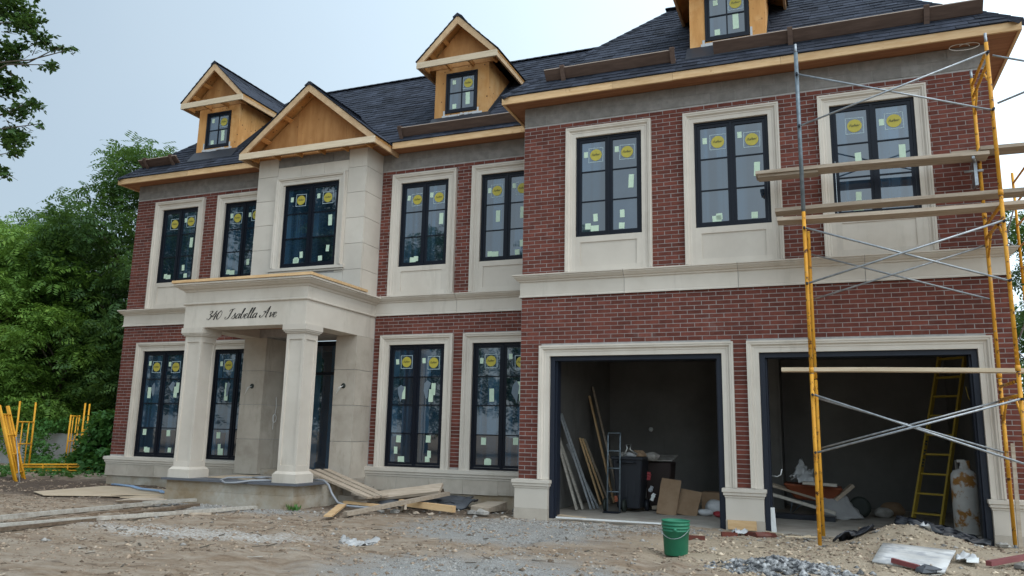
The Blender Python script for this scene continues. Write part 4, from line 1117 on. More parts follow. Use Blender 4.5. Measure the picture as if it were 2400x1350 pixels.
# ------------------------------------------------------------------ ground
def axis(a, b, fine0, fine1, step, grow=1.12):
    v = list(np.arange(fine0, fine1+step, step)); s = step; x = v[-1]
    while x < b: s *= grow; x += s; v.append(x)
    s = step; x = fine0; lo = []
    while x > a: s *= grow; x -= s; lo.append(x)
    return np.array(lo[::-1]+v)
def height(X, Y):
    h = .05*fbm(X*.5, Y*.5, 3, 4)+.05*fbm(X*2.1, Y*2.1, 9, 4)+.035*fbm(X*8, Y*8, 21, 3)-.012
    h = h+.03*np.exp(-((Y+3.6-.12*X)/.35)**2)*(fbm(X*.8, Y*.2, 5, 2)+.5)*((X < 1) & (X > -9))
    # streaky crust and tyre ruts curving in towards the left garage
    h = h+.05*fbm(X*1.1+Y*.3, Y*5.5, 61, 4)*np.clip((-Y-.5)/2, 0, 1)
    xc = 1.1-.16*(Y+1)-.035*(Y+1)**2
    for o_ in (-.85, .85):
        q = (X-xc-o_)/.16; h = h+(-.045*np.exp(-q*q)+.022*np.exp(-(np.abs(q)-1.7)**2*2.2))*np.clip((-Y-.6)/1.0, 0, 1)*(.7+.8*fbm(X*2, Y*2, 71, 3))
    xd = -4.6-.9*(Y+3)
    for o_ in (-1.1, 1.1):
        q = ((X-xd-o_)*.74)/.17; h = h+(-.035*np.exp(-q*q)+.018*np.exp(-(np.abs(q)-1.7)**2*2.2))*np.clip((-Y-2.6)/1.0, 0, 1)*(.6+.9*fbm(X*2, Y*2, 75, 3))
    # sand heap in front of the right garage door
    def hill(cx, cy, rx, ry, a): return a*np.exp(-(((X-cx)/rx)**2+((Y-cy)/ry)**2))
    n_ = 1+.5*fbm(X*3, Y*3, 40, 4)
    h = h+(hill(4.72, -.75, .42, .36, .19)+hill(5.0, -1.0, .85, .6, .13)+hill(5.2, -2.1, 1.2, 1.0, .05)+hill(6.6, -1.4, .8, 1.0, .06))*n_
    h = h+hill(3.42, -3.3, .36, .26, .10)*n_
    h = h+hill(-14, 4, 6, 3, .10)
    h = np.where((Y > .02) & (Y < 5.5) & (X > -.75) & (X < 6.4), -.07, h)
    h = np.where((Y > 5) & (X > -11) , -.07, h)
    d_ = np.maximum(np.abs(X+3), np.abs(Y))
    return np.where(d_ > 60, h*0-.03, h)
gx = axis(-400, 400, -14, 8, .045); gy = axis(-400, 400, -8.2, 1.6, .04)
GX, GY = np.meshgrid(gx, gy, indexing='ij'); GZ = height(GX, GY)
nx_, ny_ = len(gx), len(gy)
I = np.arange(nx_*ny_).reshape(nx_, ny_)
Fq = np.stack([I[:-1, :-1], I[1:, :-1], I[1:, 1:], I[:-1, 1:]], -1).reshape(-1, 4)
g = mesh_np('ground', np.stack([GX, GY, GZ], -1).reshape(-1, 3), Fq, 'ground', smooth=True)
g['kind'] = 'structure'
H = lambda x, y: float(height(np.array([x], float), np.array([y], float))[0])

# loose stones, chips: small irregular octahedra
def pebbles(name, n, fx, size, mat, seed, flat=.6):
    r = np.random.default_rng(seed); P = fx(r, n); P = P[fbm(P[:, 0]*1.7, P[:, 1]*1.7, seed+50, 3) > -.06] if n > 1600 else P; n = len(P)
    base = np.array([(1, 0, 0), (-1, 0, 0), (0, 1, 0), (0, -1, 0), (0, 0, 1), (0, 0, -1)], float)
    tri = np.array([(0, 2, 4), (2, 1, 4), (1, 3, 4), (3, 0, 4), (2, 0, 5), (1, 2, 5), (3, 1, 5), (0, 3, 5)])
    s = size[0]+(size[1]-size[0])*r.random(n)**2.5
    sh = base[None]*(.6+.8*r.random((n, 6, 1))); sh[:, :, 2] *= flat
    a = r.random(n)*6.28; c, si = np.cos(a), np.sin(a)
    x = sh[:, :, 0]*c[:, None]-sh[:, :, 1]*si[:, None]; y = sh[:, :, 0]*si[:, None]+sh[:, :, 1]*c[:, None]
    V = np.stack([x, y, sh[:, :, 2]], -1)*s[:, None, None]
    z = height(P[:, 0], P[:, 1])+s*.02
    V[:, :, 0] += P[:, 0:1]; V[:, :, 1] += P[:, 1:2]; V[:, :, 2] += z[:, None]
    F = (tri[None]+(np.arange(n)*6)[:, None, None]).reshape(-1, 3)
    return mesh_np(name, V.reshape(-1, 3), F, mat, kind='stuff')
def gauss(cx, cy, sx, sy): return lambda r, n: np.stack([cx+sx*r.standard_normal(n), cy+sy*r.standard_normal(n)], -1)
def keep(fn):
    def f(r, n):
        P = fn(r, n)
        ok = ~((P[:, 1] > -.06) & (P[:, 0] > -.8)) & ~((P[:, 1] > D-.06)) & ~((P[:, 1] > PY-.05) & (P[:, 0] > PX0-.05) & (P[:, 0] < PX1+.05))
        return P[ok]
    return f
def mixd(*fs): return lambda r, n: np.concatenate([f(r, n//len(fs)) for f in fs])
gv = pebbles('gravel', 6500, keep(mixd(gauss(-.2, -1.7, .8, .8), gauss(.7, -4.6, .8, .6), gauss(.4, -.5, 1.0, .3), gauss(-5.5, -1.2, 1.3, .18))), (.008, .026), 'stonebit', 4)
gv['label'] = 'grey crushed gravel scattered over the driveway'; gv['category'] = 'gravel'
gv = pebbles('pebbles', 34000, keep(lambda r, n: np.stack([-14+21*r.random(n), -8+9.4*r.random(n)], -1)), (.005, .036), rough_mat('dirt_clods', (.155, .108, .074), (.36, .275, .20), 5, .95, rnd=.42), 5)
gv['label'] = 'small dirt clods and stones strewn across the yard'; gv['category'] = 'stones'
gv = pebbles('rubble', 420, keep(mixd(gauss(.5, -.5, 1.3, .3), gauss(-1.6, .6, .7, .3), gauss(3.2, -.7, .7, .5), gauss(5, -1.5, 1, .7), gauss(-4.5, -3.5, 2, 1.2))), (.012, .055), 'stonebit', 6)
gv['label'] = 'broken mortar and concrete crumbs lying near the house'; gv['category'] = 'rubble'
gv = pebbles('gravel', 1100, mixd(gauss(3.42, -3.3, .27, .17)), (.02, .07), 'heapbit', 8)
gv['label'] = 'grey rubble heap at the bottom edge in front of the sand'; gv['category'] = 'gravel'
gv = pebbles('sand_clods', 1800, lambda r, n: np.stack([2.2+4.3*r.random(n), -4.4+3.9*r.random(n)], -1), (.006, .045), rough_mat('sand_clods', (.32, .245, .17), (.54, .44, .325), 5, .97, rnd=.3), 15)
gv['label'] = 'small lumps of sand lying over the sand heap'; gv['category'] = 'sand lumps'
# chips of wood and sticks
def chips(n, seed):
    r = random.Random(seed); m = MB().mat('plank')
    for _ in range(n):
        x, y = r.uniform(-12, 6), r.uniform(-7.5, 1.0)
        if y > -.1 and x > -.8 or (y > PY-.1 and PX0-.1 < x < PX1+.1): continue
        L = r.uniform(.03, .16); a = r.uniform(0, 3.14); z = H(x, y)+.006
        m.mat(r.choice(('plank', 'grey_plank', 'plank', 'bark', 'bark'))).beam((x, y, z), (x+L*math.cos(a), y+L*math.sin(a), z+r.uniform(0, .015)), r.uniform(.008, .025), .007)
    o = m.build('wood_chips'); tag(o, 'splinters and wood chips strewn over the dirt yard', 'wood chips', kind='stuff')
chips(620, 3)

# ------------------------------------------------------------------ scaffold in front of the garage
SX0, SX1, SF, SB = 3.785, 6.075, -1.35, -.25
R_T = .024
sc = thing('scaffold', 'yellow tubular scaffold tower with grey cross braces in front of the right garage door', 'scaffold', (SX0, SF, 0))
def frame_mesh(x, z0, z1, mat, lo=None):
    m = MB().mat(mat)
    m.tube([(x, SF, z0), (x, SF, z1)], R_T, 10); xb = x+(.035 if x == SX0 else 0); m.tube([(xb, SB, z0 if lo is None else lo), (xb, SB, z1)], R_T, 10)
    w = SB-SF
    for z in (z1-.10, z1-.27): m.tube([(x, SF, z), (x, SB, z)], R_T*.85, 8)
    rr_ = random.Random(int(x*100+z0*10))
    for y in (SF, SB):          # lock studs, couplers and short ledger stubs on the legs
        for _ in range(4):
            z = rr_.uniform(z0+.15, z1-.3); m.tube([(x-.012, y-.03, z), (x-.012, y+.03, z+.02)], .012, 5)
        if z0 > .5: m.tube([(x, y, z0), (x, y, z0+.07)], R_T*1.25, 10)
    m.tube([(x, SB, z1-.55), (x, SB-.30, z1-.29)], .015, 6); m.tube([(x, SF, z1-.55), (x, SF+.30, z1-.29)], .015, 6)
    return m
LV = [.02, 2.16, 4.33, 6.38]
for x in (SX0, SX1):
    for i in range(3):
        z0, z1 = LV[i], LV[i+1]-.01
        galv = (x == SX0 and i == 2)
        if galv: z1 = 6.62
        m = frame_mesh(x, z0, z1, 'galv_post' if galv else 'yellow', lo=.06 if (i == 0 and x == SX1) else None) if not galv else None
        if galv:
            m = MB().mat('galv_post').tube([(x, SF, z0), (x, SF, z1)], .027, 10).tube([(x, SF+.32, z0), (x, SF+.32, z1-.4)], .02, 8)
            for z in (4.7, 5.3, 5.9, 6.2): m.tube([(x, SF, z), (x, SF+.32, z)], .014, 6)
        fr = m.build('frame', sc)
        for y in ((SF, SB) if not galv else (SF,)):
            MB().mat('galv').tube([(x, y, z1-.02), (x, y, z1+.13)], .017, 8).build('coupling_pin', fr)
for (x, y) in ((SX0, SF), (SX0, SB), (SX1, SF), (SX1, SB)):
    z = H(x, y)
    MB().mat('galv').box(x-.06, y-.06, z-.02, x+.06, y+.06, z+.012).tube([(x, y, z), (x, y, .2)], .016, 8).build('base_plate', sc)
def brace(y, z0, z1, z2, z3, r=.0135):
    o = MB().mat('galv').tube([(SX0+.02, y, z0), (SX1-.02, y, z1)], r, 8).build('cross_brace', sc)
    for x_, z_ in ((SX0, z0), (SX1, z1), (SX0, z2), (SX1, z3)): MB().mat('blacksteel').tube([(x_, y-.05, z_), (x_, y+.03, z_)], .017, 6).build('brace_lock', sc)
    MB().mat('galv').tube([(SX0+.02, y-.03, z2), (SX1-.02, y-.03, z3)], r, 8).build('cross_brace', sc)
brace(SF-.035, 1.88, 1.08, 1.155, 1.83); brace(SB+.05, 1.90, 1.20, 1.19, 1.86)
brace(SF-.035, 4.085, 3.25, 3.33, 3.99); brace(SB+.05, 4.00, 3.22, 3.30, 3.955)
brace(SF-.035, 6.28, 5.44, 5.52, 6.21)
# next bay to the right, only its braces and inner frame reach the picture
sc2 = thing('scaffold', 'yellow scaffold frames standing behind the right corner of the house', 'scaffold', (7.0, 3.0, 0))
def pick_frame(x, y0, y1, z0, z1):
    m = MB().mat('yellow2')
    for y in (y0, y1): m.tube([(x, y, z0), (x, y, z1)], .022, 8)
    z = z0+.25
    while z < z1: m.tube([(x, y0, z), (x, y1, z)], .017, 6); z += .38
    m.build('frame', sc2)
for z in (0, 2.0, 4.0): pick_frame(7.15, 2.0, 3.1, z, z+1.96); pick_frame(7.15, 5.2, 6.3, z, z+1.96)
for z in (1.0, 3.0, 5.0):
    for a, b in ((-.4, .4), (.4, -.4)): MB().mat('galv').tube([(7.15, 3.1, z+a), (7.15, 5.2, z+b)], .013, 6).build('cross_brace', sc2)
sc3 = thing('scaffold', 'right-hand scaffold bay with grey braces running off past the house corner', 'scaffold', (SX1+2.3, SF, 0))
for a, b in ((6.05, 5.30), (5.51, 6.3)): MB().mat('galv').tube([(SX1+.05, SF-.03 if a > 6 else SF-.06, a+.12*(a > 6)), (SX1+2.28, SF-.03 if a > 6 else SF-.06, b)], .0135, 8).build('cross_brace', sc3)
m = MB().mat('yellow')
for y in (SF, SB): m.tube([(SX1+2.3, y, 0), (SX1+2.3, y, 6.4)], R_T, 8)
for z in (2.0, 4.2, 6.2): m.tube([(SX1+2.3, SF, z), (SX1+2.3, SB, z)], R_T*.8, 8)
m.build('frame', sc3)

def board(name, p0, p1, w, t, mat, label, cat='board', group=None, up=(0, 0, 1), seg=6, bow=0, rag=.04):
    c = Vector(p0); o = MB().mat(mat).beam(p0, p1, w, t, up, seg, bow, rag).build(name, origin=tuple((Vector(p0)+Vector(p1))/2))
    return tag(o, label, cat, group)
# scaffold planks
board('scaffold_plank', (3.44, -1.12, 4.275), (6.95, -1.12, 4.26), .28, .05, 'plank', 'front plank of the scaffold deck at mid height', 'plank', 'planks on the scaffold', bow=-.02)
board('scaffold_plank', (3.40, -.78, 4.50), (7.0, -.78, 4.50), .28, .05, 'plank', 'rear plank of the scaffold deck, slightly higher than the front one', 'plank', 'planks on the scaffold', bow=.01)
board('scaffold_plank', (3.13, -.40, 5.20), (6.15, -.40, 5.165), .31, .05, 'plank', 'highest long plank on the scaffold, crossing the right upper window', 'plank', 'planks on the scaffold', bow=.015)
board('scaffold_plank', (3.16, -.40, 5.156), (4.0, -.40, 5.15), .23, .038, 'plank', 'short plank doubled under the end of the highest scaffold plank', 'plank', 'planks on the scaffold')
board('scaffold_plank', (5.75, -.10, 5.32), (8.3, -.10, 5.30), .23, .045, 'plank', 'plank at the top right running past the house corner', 'plank', 'planks on the scaffold')
board('scaffold_plank', (6.05, -.42, 5.24), (8.4, -.42, 5.22), .24, .045, 'plank', 'plank continuing right from the highest scaffold plank', 'plank', 'planks on the scaffold')
board('scaffold_plank', (6.55, -1.0, 4.55), (7.3, .1, 5.35), .24, .05, 'grey_plank', 'dark plank leaning steeply at the top right of the scaffold', 'plank', 'planks on the scaffold')
board('scaffold_plank', (3.41, -1.08, 2.225), (6.9, -1.08, 2.165), .20, .05, 'pale_wood', 'lowest scaffold plank crossing the right garage door', 'plank', 'planks on the scaffold', bow=.01)
MB().mat('galv').box(SX1-.09, SB-.10, 4.78, SX1-.05, SB+.1, 5.16).tube([(SX1-.2, SB-.05, 5.0), (SX1+.03, SB-.05, 5.0)], .02, 8).tube([(SX1-.12, SB-.3, 5.12), (SX1-.05, SB, 5.12)], .02, 8).build('plank_bracket', sc)
o = MB().mat('plank').beam((6.10, -.42, .03), (6.14, -.30, 1.32), .045, .03, up=(0, 1, 0)).build('stick', origin=(6.1, -.4, 0)); tag(o, 'thin pale wooden stake leaning beside the right garage pedestal', 'stake')

# ------------------------------------------------------------------ lumber on the ground, left
def gboard(x0, y0, x1, y1, w, t, mat, label, lift=0., name='board', group='loose boards on the ground left of the porch', rag=.05, tilt=0, z0=None, z1=None):
    a = (x0, y0, (H(x0, y0)+t/2+lift) if z0 is None else z0); b = (x1, y1, (H(x1, y1)+t/2+lift) if z1 is None else z1)
    return board(name, a, b, w, t, mat, label, 'board', group, rag=rag, up=(tilt, 0, 1))
gboard(-6.05, -6.0, -5.42, -3.95, .085, .05, 'grey_plank', 'nearest long grey board running in from the left edge', .012)
gboard(-5.47, -4.05, -5.0, -1.2, .085, .05, 'grey_plank', 'grey board reaching to the front of the porch', .012)
gboard(-6.40, -5.6, -6.64, -1.8, .085, .055, 'grey_plank', 'long grey board behind the nearest one, with a dark end', .035)
gboard(-6.95, -5.2, -6.95, -2.3, .07, .04, 'dark_plank', 'thin brown board behind the long grey boards', .0)
gboard(-5.72, -5.7, -5.40, -4.0, .06, .04, 'dark_plank', 'dark thin board in front of the nearest grey board', .0)
gboard(-6.18, -4.7, -6.30, -2.4, .08, .04, 'dark_plank', 'brown board half covered between the grey boards', .0)
gboard(-5.80, -3.0, -6.12, -1.35, .12, .045, 'dark_plank', 'dark brown board by the porch corner', .01)
gboard(-6.7, -1.95, -6.35, -1.15, .12, .05, 'grey_plank', 'short pale broken board at the porch corner', .05)
gboard(-5.95, -2.9, -4.9, -2.35, .03, .03, 'plank', 'bent pale stick on the dirt in front of the boards')
def sheet(pts, t, mat, label, lift=.015, name='plywood_sheet', cat='plywood sheet', group=None):
    m = MB().mat(mat); z = [H(x, y)+lift+(p[2] if len(p) > 2 else 0) for p in pts for x, y in (p[:2],)]
    n_ = len(pts); V = [(p[0], p[1], zz) for p, zz in zip(pts, z)]+[(p[0], p[1], zz+t) for p, zz in zip(pts, z)]
    m.add(V, [tuple(range(n_))[::-1], tuple(range(n_, 2*n_))]+[(i, (i+1) % n_, (i+1) % n_+n_, i+n_) for i in range(n_)])
    o = m.build(name, origin=(pts[0][0], pts[0][1], z[0])); return tag(o, label, cat, group)
tanply = rough_mat('dusty_plywood', (.44, .34, .235), (.54, .43, .31), 2, .85, bumps=.15, c3=(.34, .25, .165), p3=(.55, .8))
MT['tanply'] = tanply
sheet([(-10.15, -1.30), (-9.3, -1.75), (-7.75, -.55), (-7.4, .1), (-8.6, .75), (-10.3, .45)], .012, 'tanply', 'large dusty plywood sheet lying left of the porch', .02)
sheet([(-8.45, -1.05), (-7.3, -.55), (-7.22, -.25), (-8.2, -.75)], .018, 'tanply', 'narrow plywood offcut over the edge of the large sheet', .05)
sheet([(-8.0, -1.25), (-7.2, -.8), (-7.25, -.45), (-7.9, -.85)], .018, 'tanply', 'plywood offcut lower in the heap beside the porch', .03)
sheet([(-7.7, -1.6), (-6.9, -1.22), (-7.2, -.95), (-7.7, -1.2)], .02, 'plank', 'broken plywood piece at the foot of the porch', .03)
sheet([(-7.45, -1.85), (-6.75, -1.45), (-6.85, -1.25), (-7.45, -1.55)], .025, 'dark_plank', 'splintered brown board end by the porch foundation', .03)
sheet([(-8.7, .35), (-7.3, .45), (-7.25, .9), (-8.4, 1.0)], .02, 'plank', 'brown board against the wall behind the plywood', .05)
m = MB().mat('blue')
for q in (0, .05): m.tube([(x, y+q*1.4, H(x, y)+.065+z) for x, y, z in ((-10.35, .65, 0), (-9.6, .45, 0), (-8.9, .02, .01), (-8.2, -.15, .02), (-7.85, -.45, .02), (-7.3, -.6, .03))], .018, 6)
tag(m.build('hose', origin=(-9, 0, 0)), 'pale blue hose lying across the plywood left of the porch', 'hose')

# hoses on and beside the porch
m = MB().mat('cable'); c0 = Vector((-5.35, -.62, .43)); P = []
for t in np.linspace(0, 6.0, 26): P.append((c0.x+.42*math.cos(t+2.6)-.02*t, c0.y+.36*math.sin(t+2.6), .43+.002*t))
P = [(-4.78, -.55, .435), (-5.0, -.85, .435), (-5.25, -1.06, .43), (-5.5, -1.14, .39), (-5.75, -1.13, .375), (-5.95, -1.02, .41), (-5.98, -.82, .44), (-5.8, -.62, .445), (-5.5, -.5, .445), (-5.3, -.55, .45), (-5.35, -.68, .455), (-5.55, -.66, .455), (-5.45, -.52, .46), (-5.25, -.45, .45)]
P = [tuple(p) for p in catmull(P, 5)] if False else P
m.tube(P, .017, 7); tag(m.build('conduit_coil', origin=(-5.3, -.6, .42)), 'coiled grey flexible conduit lying on the porch floor', 'cable')
m = MB().mat('cable').tube([(-4.60, -.20, .43), (-4.37, -.22, .43), (-4.22, -.28, .36), (-4.1, -.34, .22), (-3.92, -.42, .09), (-3.66, -.5, .05), (-3.3, -.5, .045), (-2.9, -.4, .05)], .019, 8)
tag(m.build('conduit', origin=(-4.2, -.3, .2)), 'grey conduit hanging from the porch edge down to the ground', 'cable')
tp = sheet([(-6.6, -.62), (-5.6, -.72), (-4.95, -.6), (-4.9, .3), (-6.7, .3)], .015, 'tanply', 'dusty plywood sheet covering the porch floor', 0)
tp.data.transform(Matrix.Translation((0, 0, .412-tp.location.z))) if False else None
_zs = min(v.co.z for v in tp.data.vertices)
for v in tp.data.vertices: v.co.z = .003 if v.co.z < .008 and False else (v.co.z*0+(.0 if v.index < 5 else .014))
tp.location.z = .412
# ------------------------------------------------------------------ boards right of the porch
G1 = 'boards heaped between the porch and the garage'
for q, (dy, lab) in enumerate(((-.16, 'front board of the ramp leaning from the porch to the ground'), (.0, 'middle board of the ramp leaning from the porch'), (.16, 'rear board of the ramp leaning from the porch'))):
    board('ramp_board', (-5.0+.10*q, .30+dy, .575), (-3.46+.06*q, .02+dy, .175), .145, .038, 'plank', lab, 'board', 'ramp boards leaning from the porch', rag=.06)
board('board', (-3.70, .32, .15), (-2.40, .48, .345), .26, .055, 'plank', 'wide grey-brown board tilted on the heap beside the ramp', 'board', G1, up=(0, -.55, 1))
board('board', (-3.62, .38, .085), (-2.42, .56, .27), .22, .06, 'dark_plank', 'dark board under the wide tilted board', 'board', G1, up=(0, -.3, 1))
board('board', (-3.05, -1.5, .035), (-2.28, .50, .26), .11, .06, 'plank', 'long board slanting across the front of the heap', 'board', G1)
board('board', (-2.95, .02, .11), (-1.85, -.12, .065), .09, .10, 'wood', 'yellow new stud lying at the right front of the heap', 'board', G1)
board('board', (-4.05, .0, .06), (-3.1, -.10, .04), .10, .04, 'wood', 'yellow offcut lying under the grey conduit', 'board', G1)
board('board', (-3.12, -1.85, .03), (-3.62, -.72, .09), .13, .025, 'wood', 'short yellow board pointing towards the camera left of the heap', 'board', G1)
board('board', (-4.2, .2, .05), (-3.4, .35, .14), .16, .03, 'plank', 'curved brown offcut against the foundation', 'board', G1)
board('board', (-3.75, .3, .05), (-2.5, .25, .04), .12, .04, 'grey_plank', 'grey board flat on the dirt under the heap', 'board', G1)
board('board', (-2.75, -.25, .03), (-2.55, -.5, .09), .08, .04, 'plank', 'small block standing before the yellow stud', 'board', G1, up=(1, 0, 0))
def rough_sheet(name, pts, th, mat, label, cat, seed, amp=.03, n=10):
    """bent sheet over a quad p00 p10 p11 p01, with thickness"""
    r = np.random.default_rng(seed); P = [np.array(p, float) for p in pts]
    u = np.linspace(0, 1, n+1); V = []
    nx2 = r.random((n+1, n+1))
    for i, a in enumerate(u):
        for j, b in enumerate(u):
            p = P[0]*(1-a)*(1-b)+P[1]*a*(1-b)+P[2]*a*b+P[3]*(1-a)*b
            p = p+np.array([(nx2[i, j]-.5)*amp*.6, (nx2[j, i]-.5)*amp*.6, amp*(math.sin(7*a+seed)*math.cos(6*b+seed*2)*.6+nx2[i, j]-.2)])
            V.append(p)
    V = np.array(V); W_ = V-np.array([0, 0, th]); k = (n+1)**2; F = []
    for i in range(n):
        for j in range(n):
            a = i*(n+1)+j; F.append((a, a+n+1, a+n+2, a+1)); F.append((a+k, a+1+k, a+n+2+k, a+n+1+k))
    rim = [i for i in range(n+1)]+[i*(n+1)+n for i in range(1, n+1)]+[n*(n+1)+j for j in range(n-1, -1, -1)]+[i*(n+1) for i in range(n-1, 0, -1)]
    for a, b in zip(rim, rim[1:]+rim[:1]): F.append((a, b, b+k, a+k))
    o = mesh_np(name, np.concatenate([V, W_]), np.array(F), mat, origin=pts[0], smooth=True); o.location = pts[0]
    return tag(o, label, cat)
rough_sheet('membrane', [(-3.45, .05, .06), (-2.0, .75, .09), (-2.05, 1.05, .17), (-3.3, .5, .14)], .02, 'slate', 'crumpled dark grey membrane under the heap of boards', 'membrane', 3, .05)
rough_sheet('membrane', [(-2.5, .35, .05), (-1.95, .55, .05), (-1.9, .95, .16), (-2.4, .9, .16)], .03, 'slate', 'folded dark grey sheet right of the heap, near the wall', 'membrane', 8, .05)
o = MB().mat('plank').hexa([(-1.80, .42, .0), (-1.42, .30, .0), (-1.30, .85, .0), (-1.70, .95, .0), (-1.80, .42, .09), (-1.42, .30, .07), (-1.30, .85, .15), (-1.70, .95, .13)]).build('timber_block', origin=(-1.6, .6, 0), bevel=.006); tag(o, 'thick brown timber block on the ground near the garage wing', 'timber')
def rock(x, y, s, seed, mat='stonebit', label='', name='concrete_chunk', cat='concrete chunk', group='pale concrete chunks near the garage'):
    r = np.random.default_rng(seed); m = MB().mat(mat); V = []; F = []; n = 6
    for i in range(4):
        ph = math.pi*(i+.5)/4
        for k in range(n):
            t = 2*math.pi*k/n; q = s*(.7+.5*r.random())
            V.append((x+q*math.sin(ph)*math.cos(t)*1.4, y+q*math.sin(ph)*math.sin(t), H(x, y)+s*.4+q*.55*math.cos(ph)))
    for i in range(3):
        for k in range(n): a, b = i*n+k, i*n+(k+1) % n; F.append((a, a+n, b+n, b))
    F += [tuple(range(n)), tuple(3*n+k for k in range(n))[::-1]]
    m.add(V, F); return tag(m.build(name, origin=(x, y, H(x, y))), label, cat, group)
rock(-1.15, .95, .09, 1, label='pale flat block right of the timber block, against the wing'); rock(-1.62, .12, .08, 2, label='pale chunk in front of the timber block')
rock(-1.38, -.05, .11, 3, label='largest pale chunk, half buried before the wing corner'); rock(-2.72, -.55, .07, 4, label='white chunk below the yellow stud')
for i, (x, y) in enumerate(((-2.95, -.6), (-2.4, -.4), (-2.1, -.45), (-.9, -.25))): rock(x, y, .05, 10+i, 'plank' if i else 'stonebit', label=('pale rubble lump nearest the left of the board heap', 'brown rubble lump below the middle of the board heap', 'brown rubble lump before the end of the yellow stud', 'brown rubble lump before the wing corner')[i], name='rubble_lump', cat='rubble', group='small lumps before the heap')

MT['torn_white'] = rough_mat('dusty_plastic', (.33, .32, .31), (.48, .47, .46), 7, .6)
# crumpled plastic on the dirt
wp = MT['white_plastic']
rough_sheet('plastic_scrap', [(-1.40, -4.15, -.01), (-1.02, -3.98, -.02), (-1.08, -3.75, -.01), (-1.5, -3.9, .01)], .006, 'torn_white', 'crumpled white plastic lying on the dirt in the middle foreground', 'plastic scrap', 5, .06, 14)
rough_sheet('plastic_scrap', [(2.65, -.72, .03), (2.85, -.72, .03), (2.85, -.58, .06), (2.65, -.58, .04)], .006, 'white_plastic', 'small white scrap between brick pieces at the middle pedestal', 'plastic scrap', 6, .05, 5)

# green bucket
bk = thing('bucket', 'green plastic bucket with rim rings standing on the gravel', 'bucket', (2.25, -2.72, H(2.25, -2.72)))
zb = bk.location.z
m = MB().mat('green').lathe((2.25, -2.72, zb), [(0, .004), (.128, .004), (.134, .012), (.150, .27), (.158, .272), (.158, .282), (.152, .286), (.152, .302), (.161, .304), (.161, .315), (.154, .32), (.154, .338), (.164, .34), (.164, .352), (.156, .355), (.157, .378), (.165, .38), (.165, .392), (.152, .394), (.148, .30), (.125, .02), (0, .02)], 32)
m.build('bucket_body', bk)
m = MB().mat('galv').tube([(2.25+.165*math.cos(t), -2.72+.165*math.sin(t)-.02, zb+.30-.10*math.sin((t-3.4)/2.6*math.pi)) for t in np.linspace(3.4, 6.0, 12)], .003, 5)
m.build('handle', bk)
m = MB().mat('green').lathe((0, 0, 0), [(0, .02), (.018, .018), (.02, 0)], 10)
m.v = [(2.25+.02+a, -2.72-.158-c, zb+.295+b) for a, b, c in m.v]; m.build('handle_boss', bk)
tag(MB().mat('stonebit').lathe((2.25, -2.72, zb+.02), [(0, .09), (.13, .07), (.128, .0)], 16).build('bucket_fill', bk), None, None)

# bricks and shims near the middle pedestal
def loose_brick(x, y, rz, label, tip=0, mat='brick'):
    m = MB().mat(mat).box(-.105, -.045, 0, .105, .045, .058); o = m.build('loose_brick'); z = H(x, y)
    o.location = (x, y, z+(.0 if not tip else .0)); o.rotation_euler = (tip, 0, rz)
    return tag(o, label, 'brick', 'loose bricks by the middle pedestal')
loose_brick(2.28, -1.36, .1, 'loose brick standing on edge right behind the green bucket', tip=1.4)
loose_brick(2.62, -.72, .3, 'loose brick lying left in the row below the middle pedestal')
loose_brick(2.85, -.52, -.2, 'loose brick in the middle of the row below the middle pedestal')
loose_brick(3.05, -.62, .5, 'loose brick at the right end of the row below the middle pedestal', tip=.5)
loose_brick(3.12, -.40, -.5, 'loose brick leaning against the right edge of the middle pedestal', tip=.8)
tag(MB().mat('wood').box(2.53, -.085, .015, 2.93, -.055, .145).build('shim_board', origin=(2.7, -.07, .0)), 'short yellow board under the middle garage pedestal', 'board')

# ------------------------------------------------------------------ garage, left bay contents
GL = 'boards leaning on the left garage wall'
def lean(y, z1, w, mat, label, x0=-.12, t=.035, dx=.44, yb=None):
    yb = y if yb is None else yb
    return board('leaning_board', (x0, yb, .02), (x0-dx, y, z1), w, t, mat, label, 'board', GL, up=(1, .15, .3), rag=.02)
lean(1.32, 1.27, .11, 'grey_plank', 'first grey board leaning on the left garage wall', x0=-.25, dx=.31, yb=1.55)
lean(1.47, 1.25, .11, 'grey_plank', 'second grey board leaning on the left garage wall', x0=-.20, dx=.36, yb=1.75)
lean(1.45, 1.69, .05, 'galv', 'tall pale metal strip leaning on the left garage wall', x0=-.05, dx=.5, yb=1.75)
lean(1.55, 1.69, .05, 'galv', 'grey metal strip behind the tall pale strip', x0=-.02, dx=.53, yb=1.88)
lean(1.68, 1.15, .05, 'galv', 'shorter pale metal strip leaning beside the tall one', x0=.02, dx=.5, yb=2.0)
lean(2.75, 1.26, .09, 'wood', 'left one of the short brown boards in the garage', x0=-.14, dx=.42, yb=2.75)
lean(2.92, 1.25, .09, 'wood', 'middle one of the short brown boards in the garage', x0=-.10, dx=.46, yb=2.95)
lean(3.08, 1.24, .09, 'plank', 'right one of the short brown boards in the garage', x0=-.06, dx=.5, yb=3.1)
lean(3.45, 2.10, .13, 'wood', 'tallest brown board leaning at the back of the left garage wall', x0=-.02, dx=.55, yb=3.3)
lean(3.62, 2.30, .10, 'plank', 'thin tall board behind the tallest brown board', x0=.05, dx=.6, yb=3.5)
tag(MB().mat('grey_plank').beam((-.40, .55, .0), (-.56, .6, 1.05), .05, .03, up=(1, 0, 0)).build('leaning_strip', origin=(-.4, .55, 0)), 'narrow grey strip just inside the left garage jamb', 'strip')
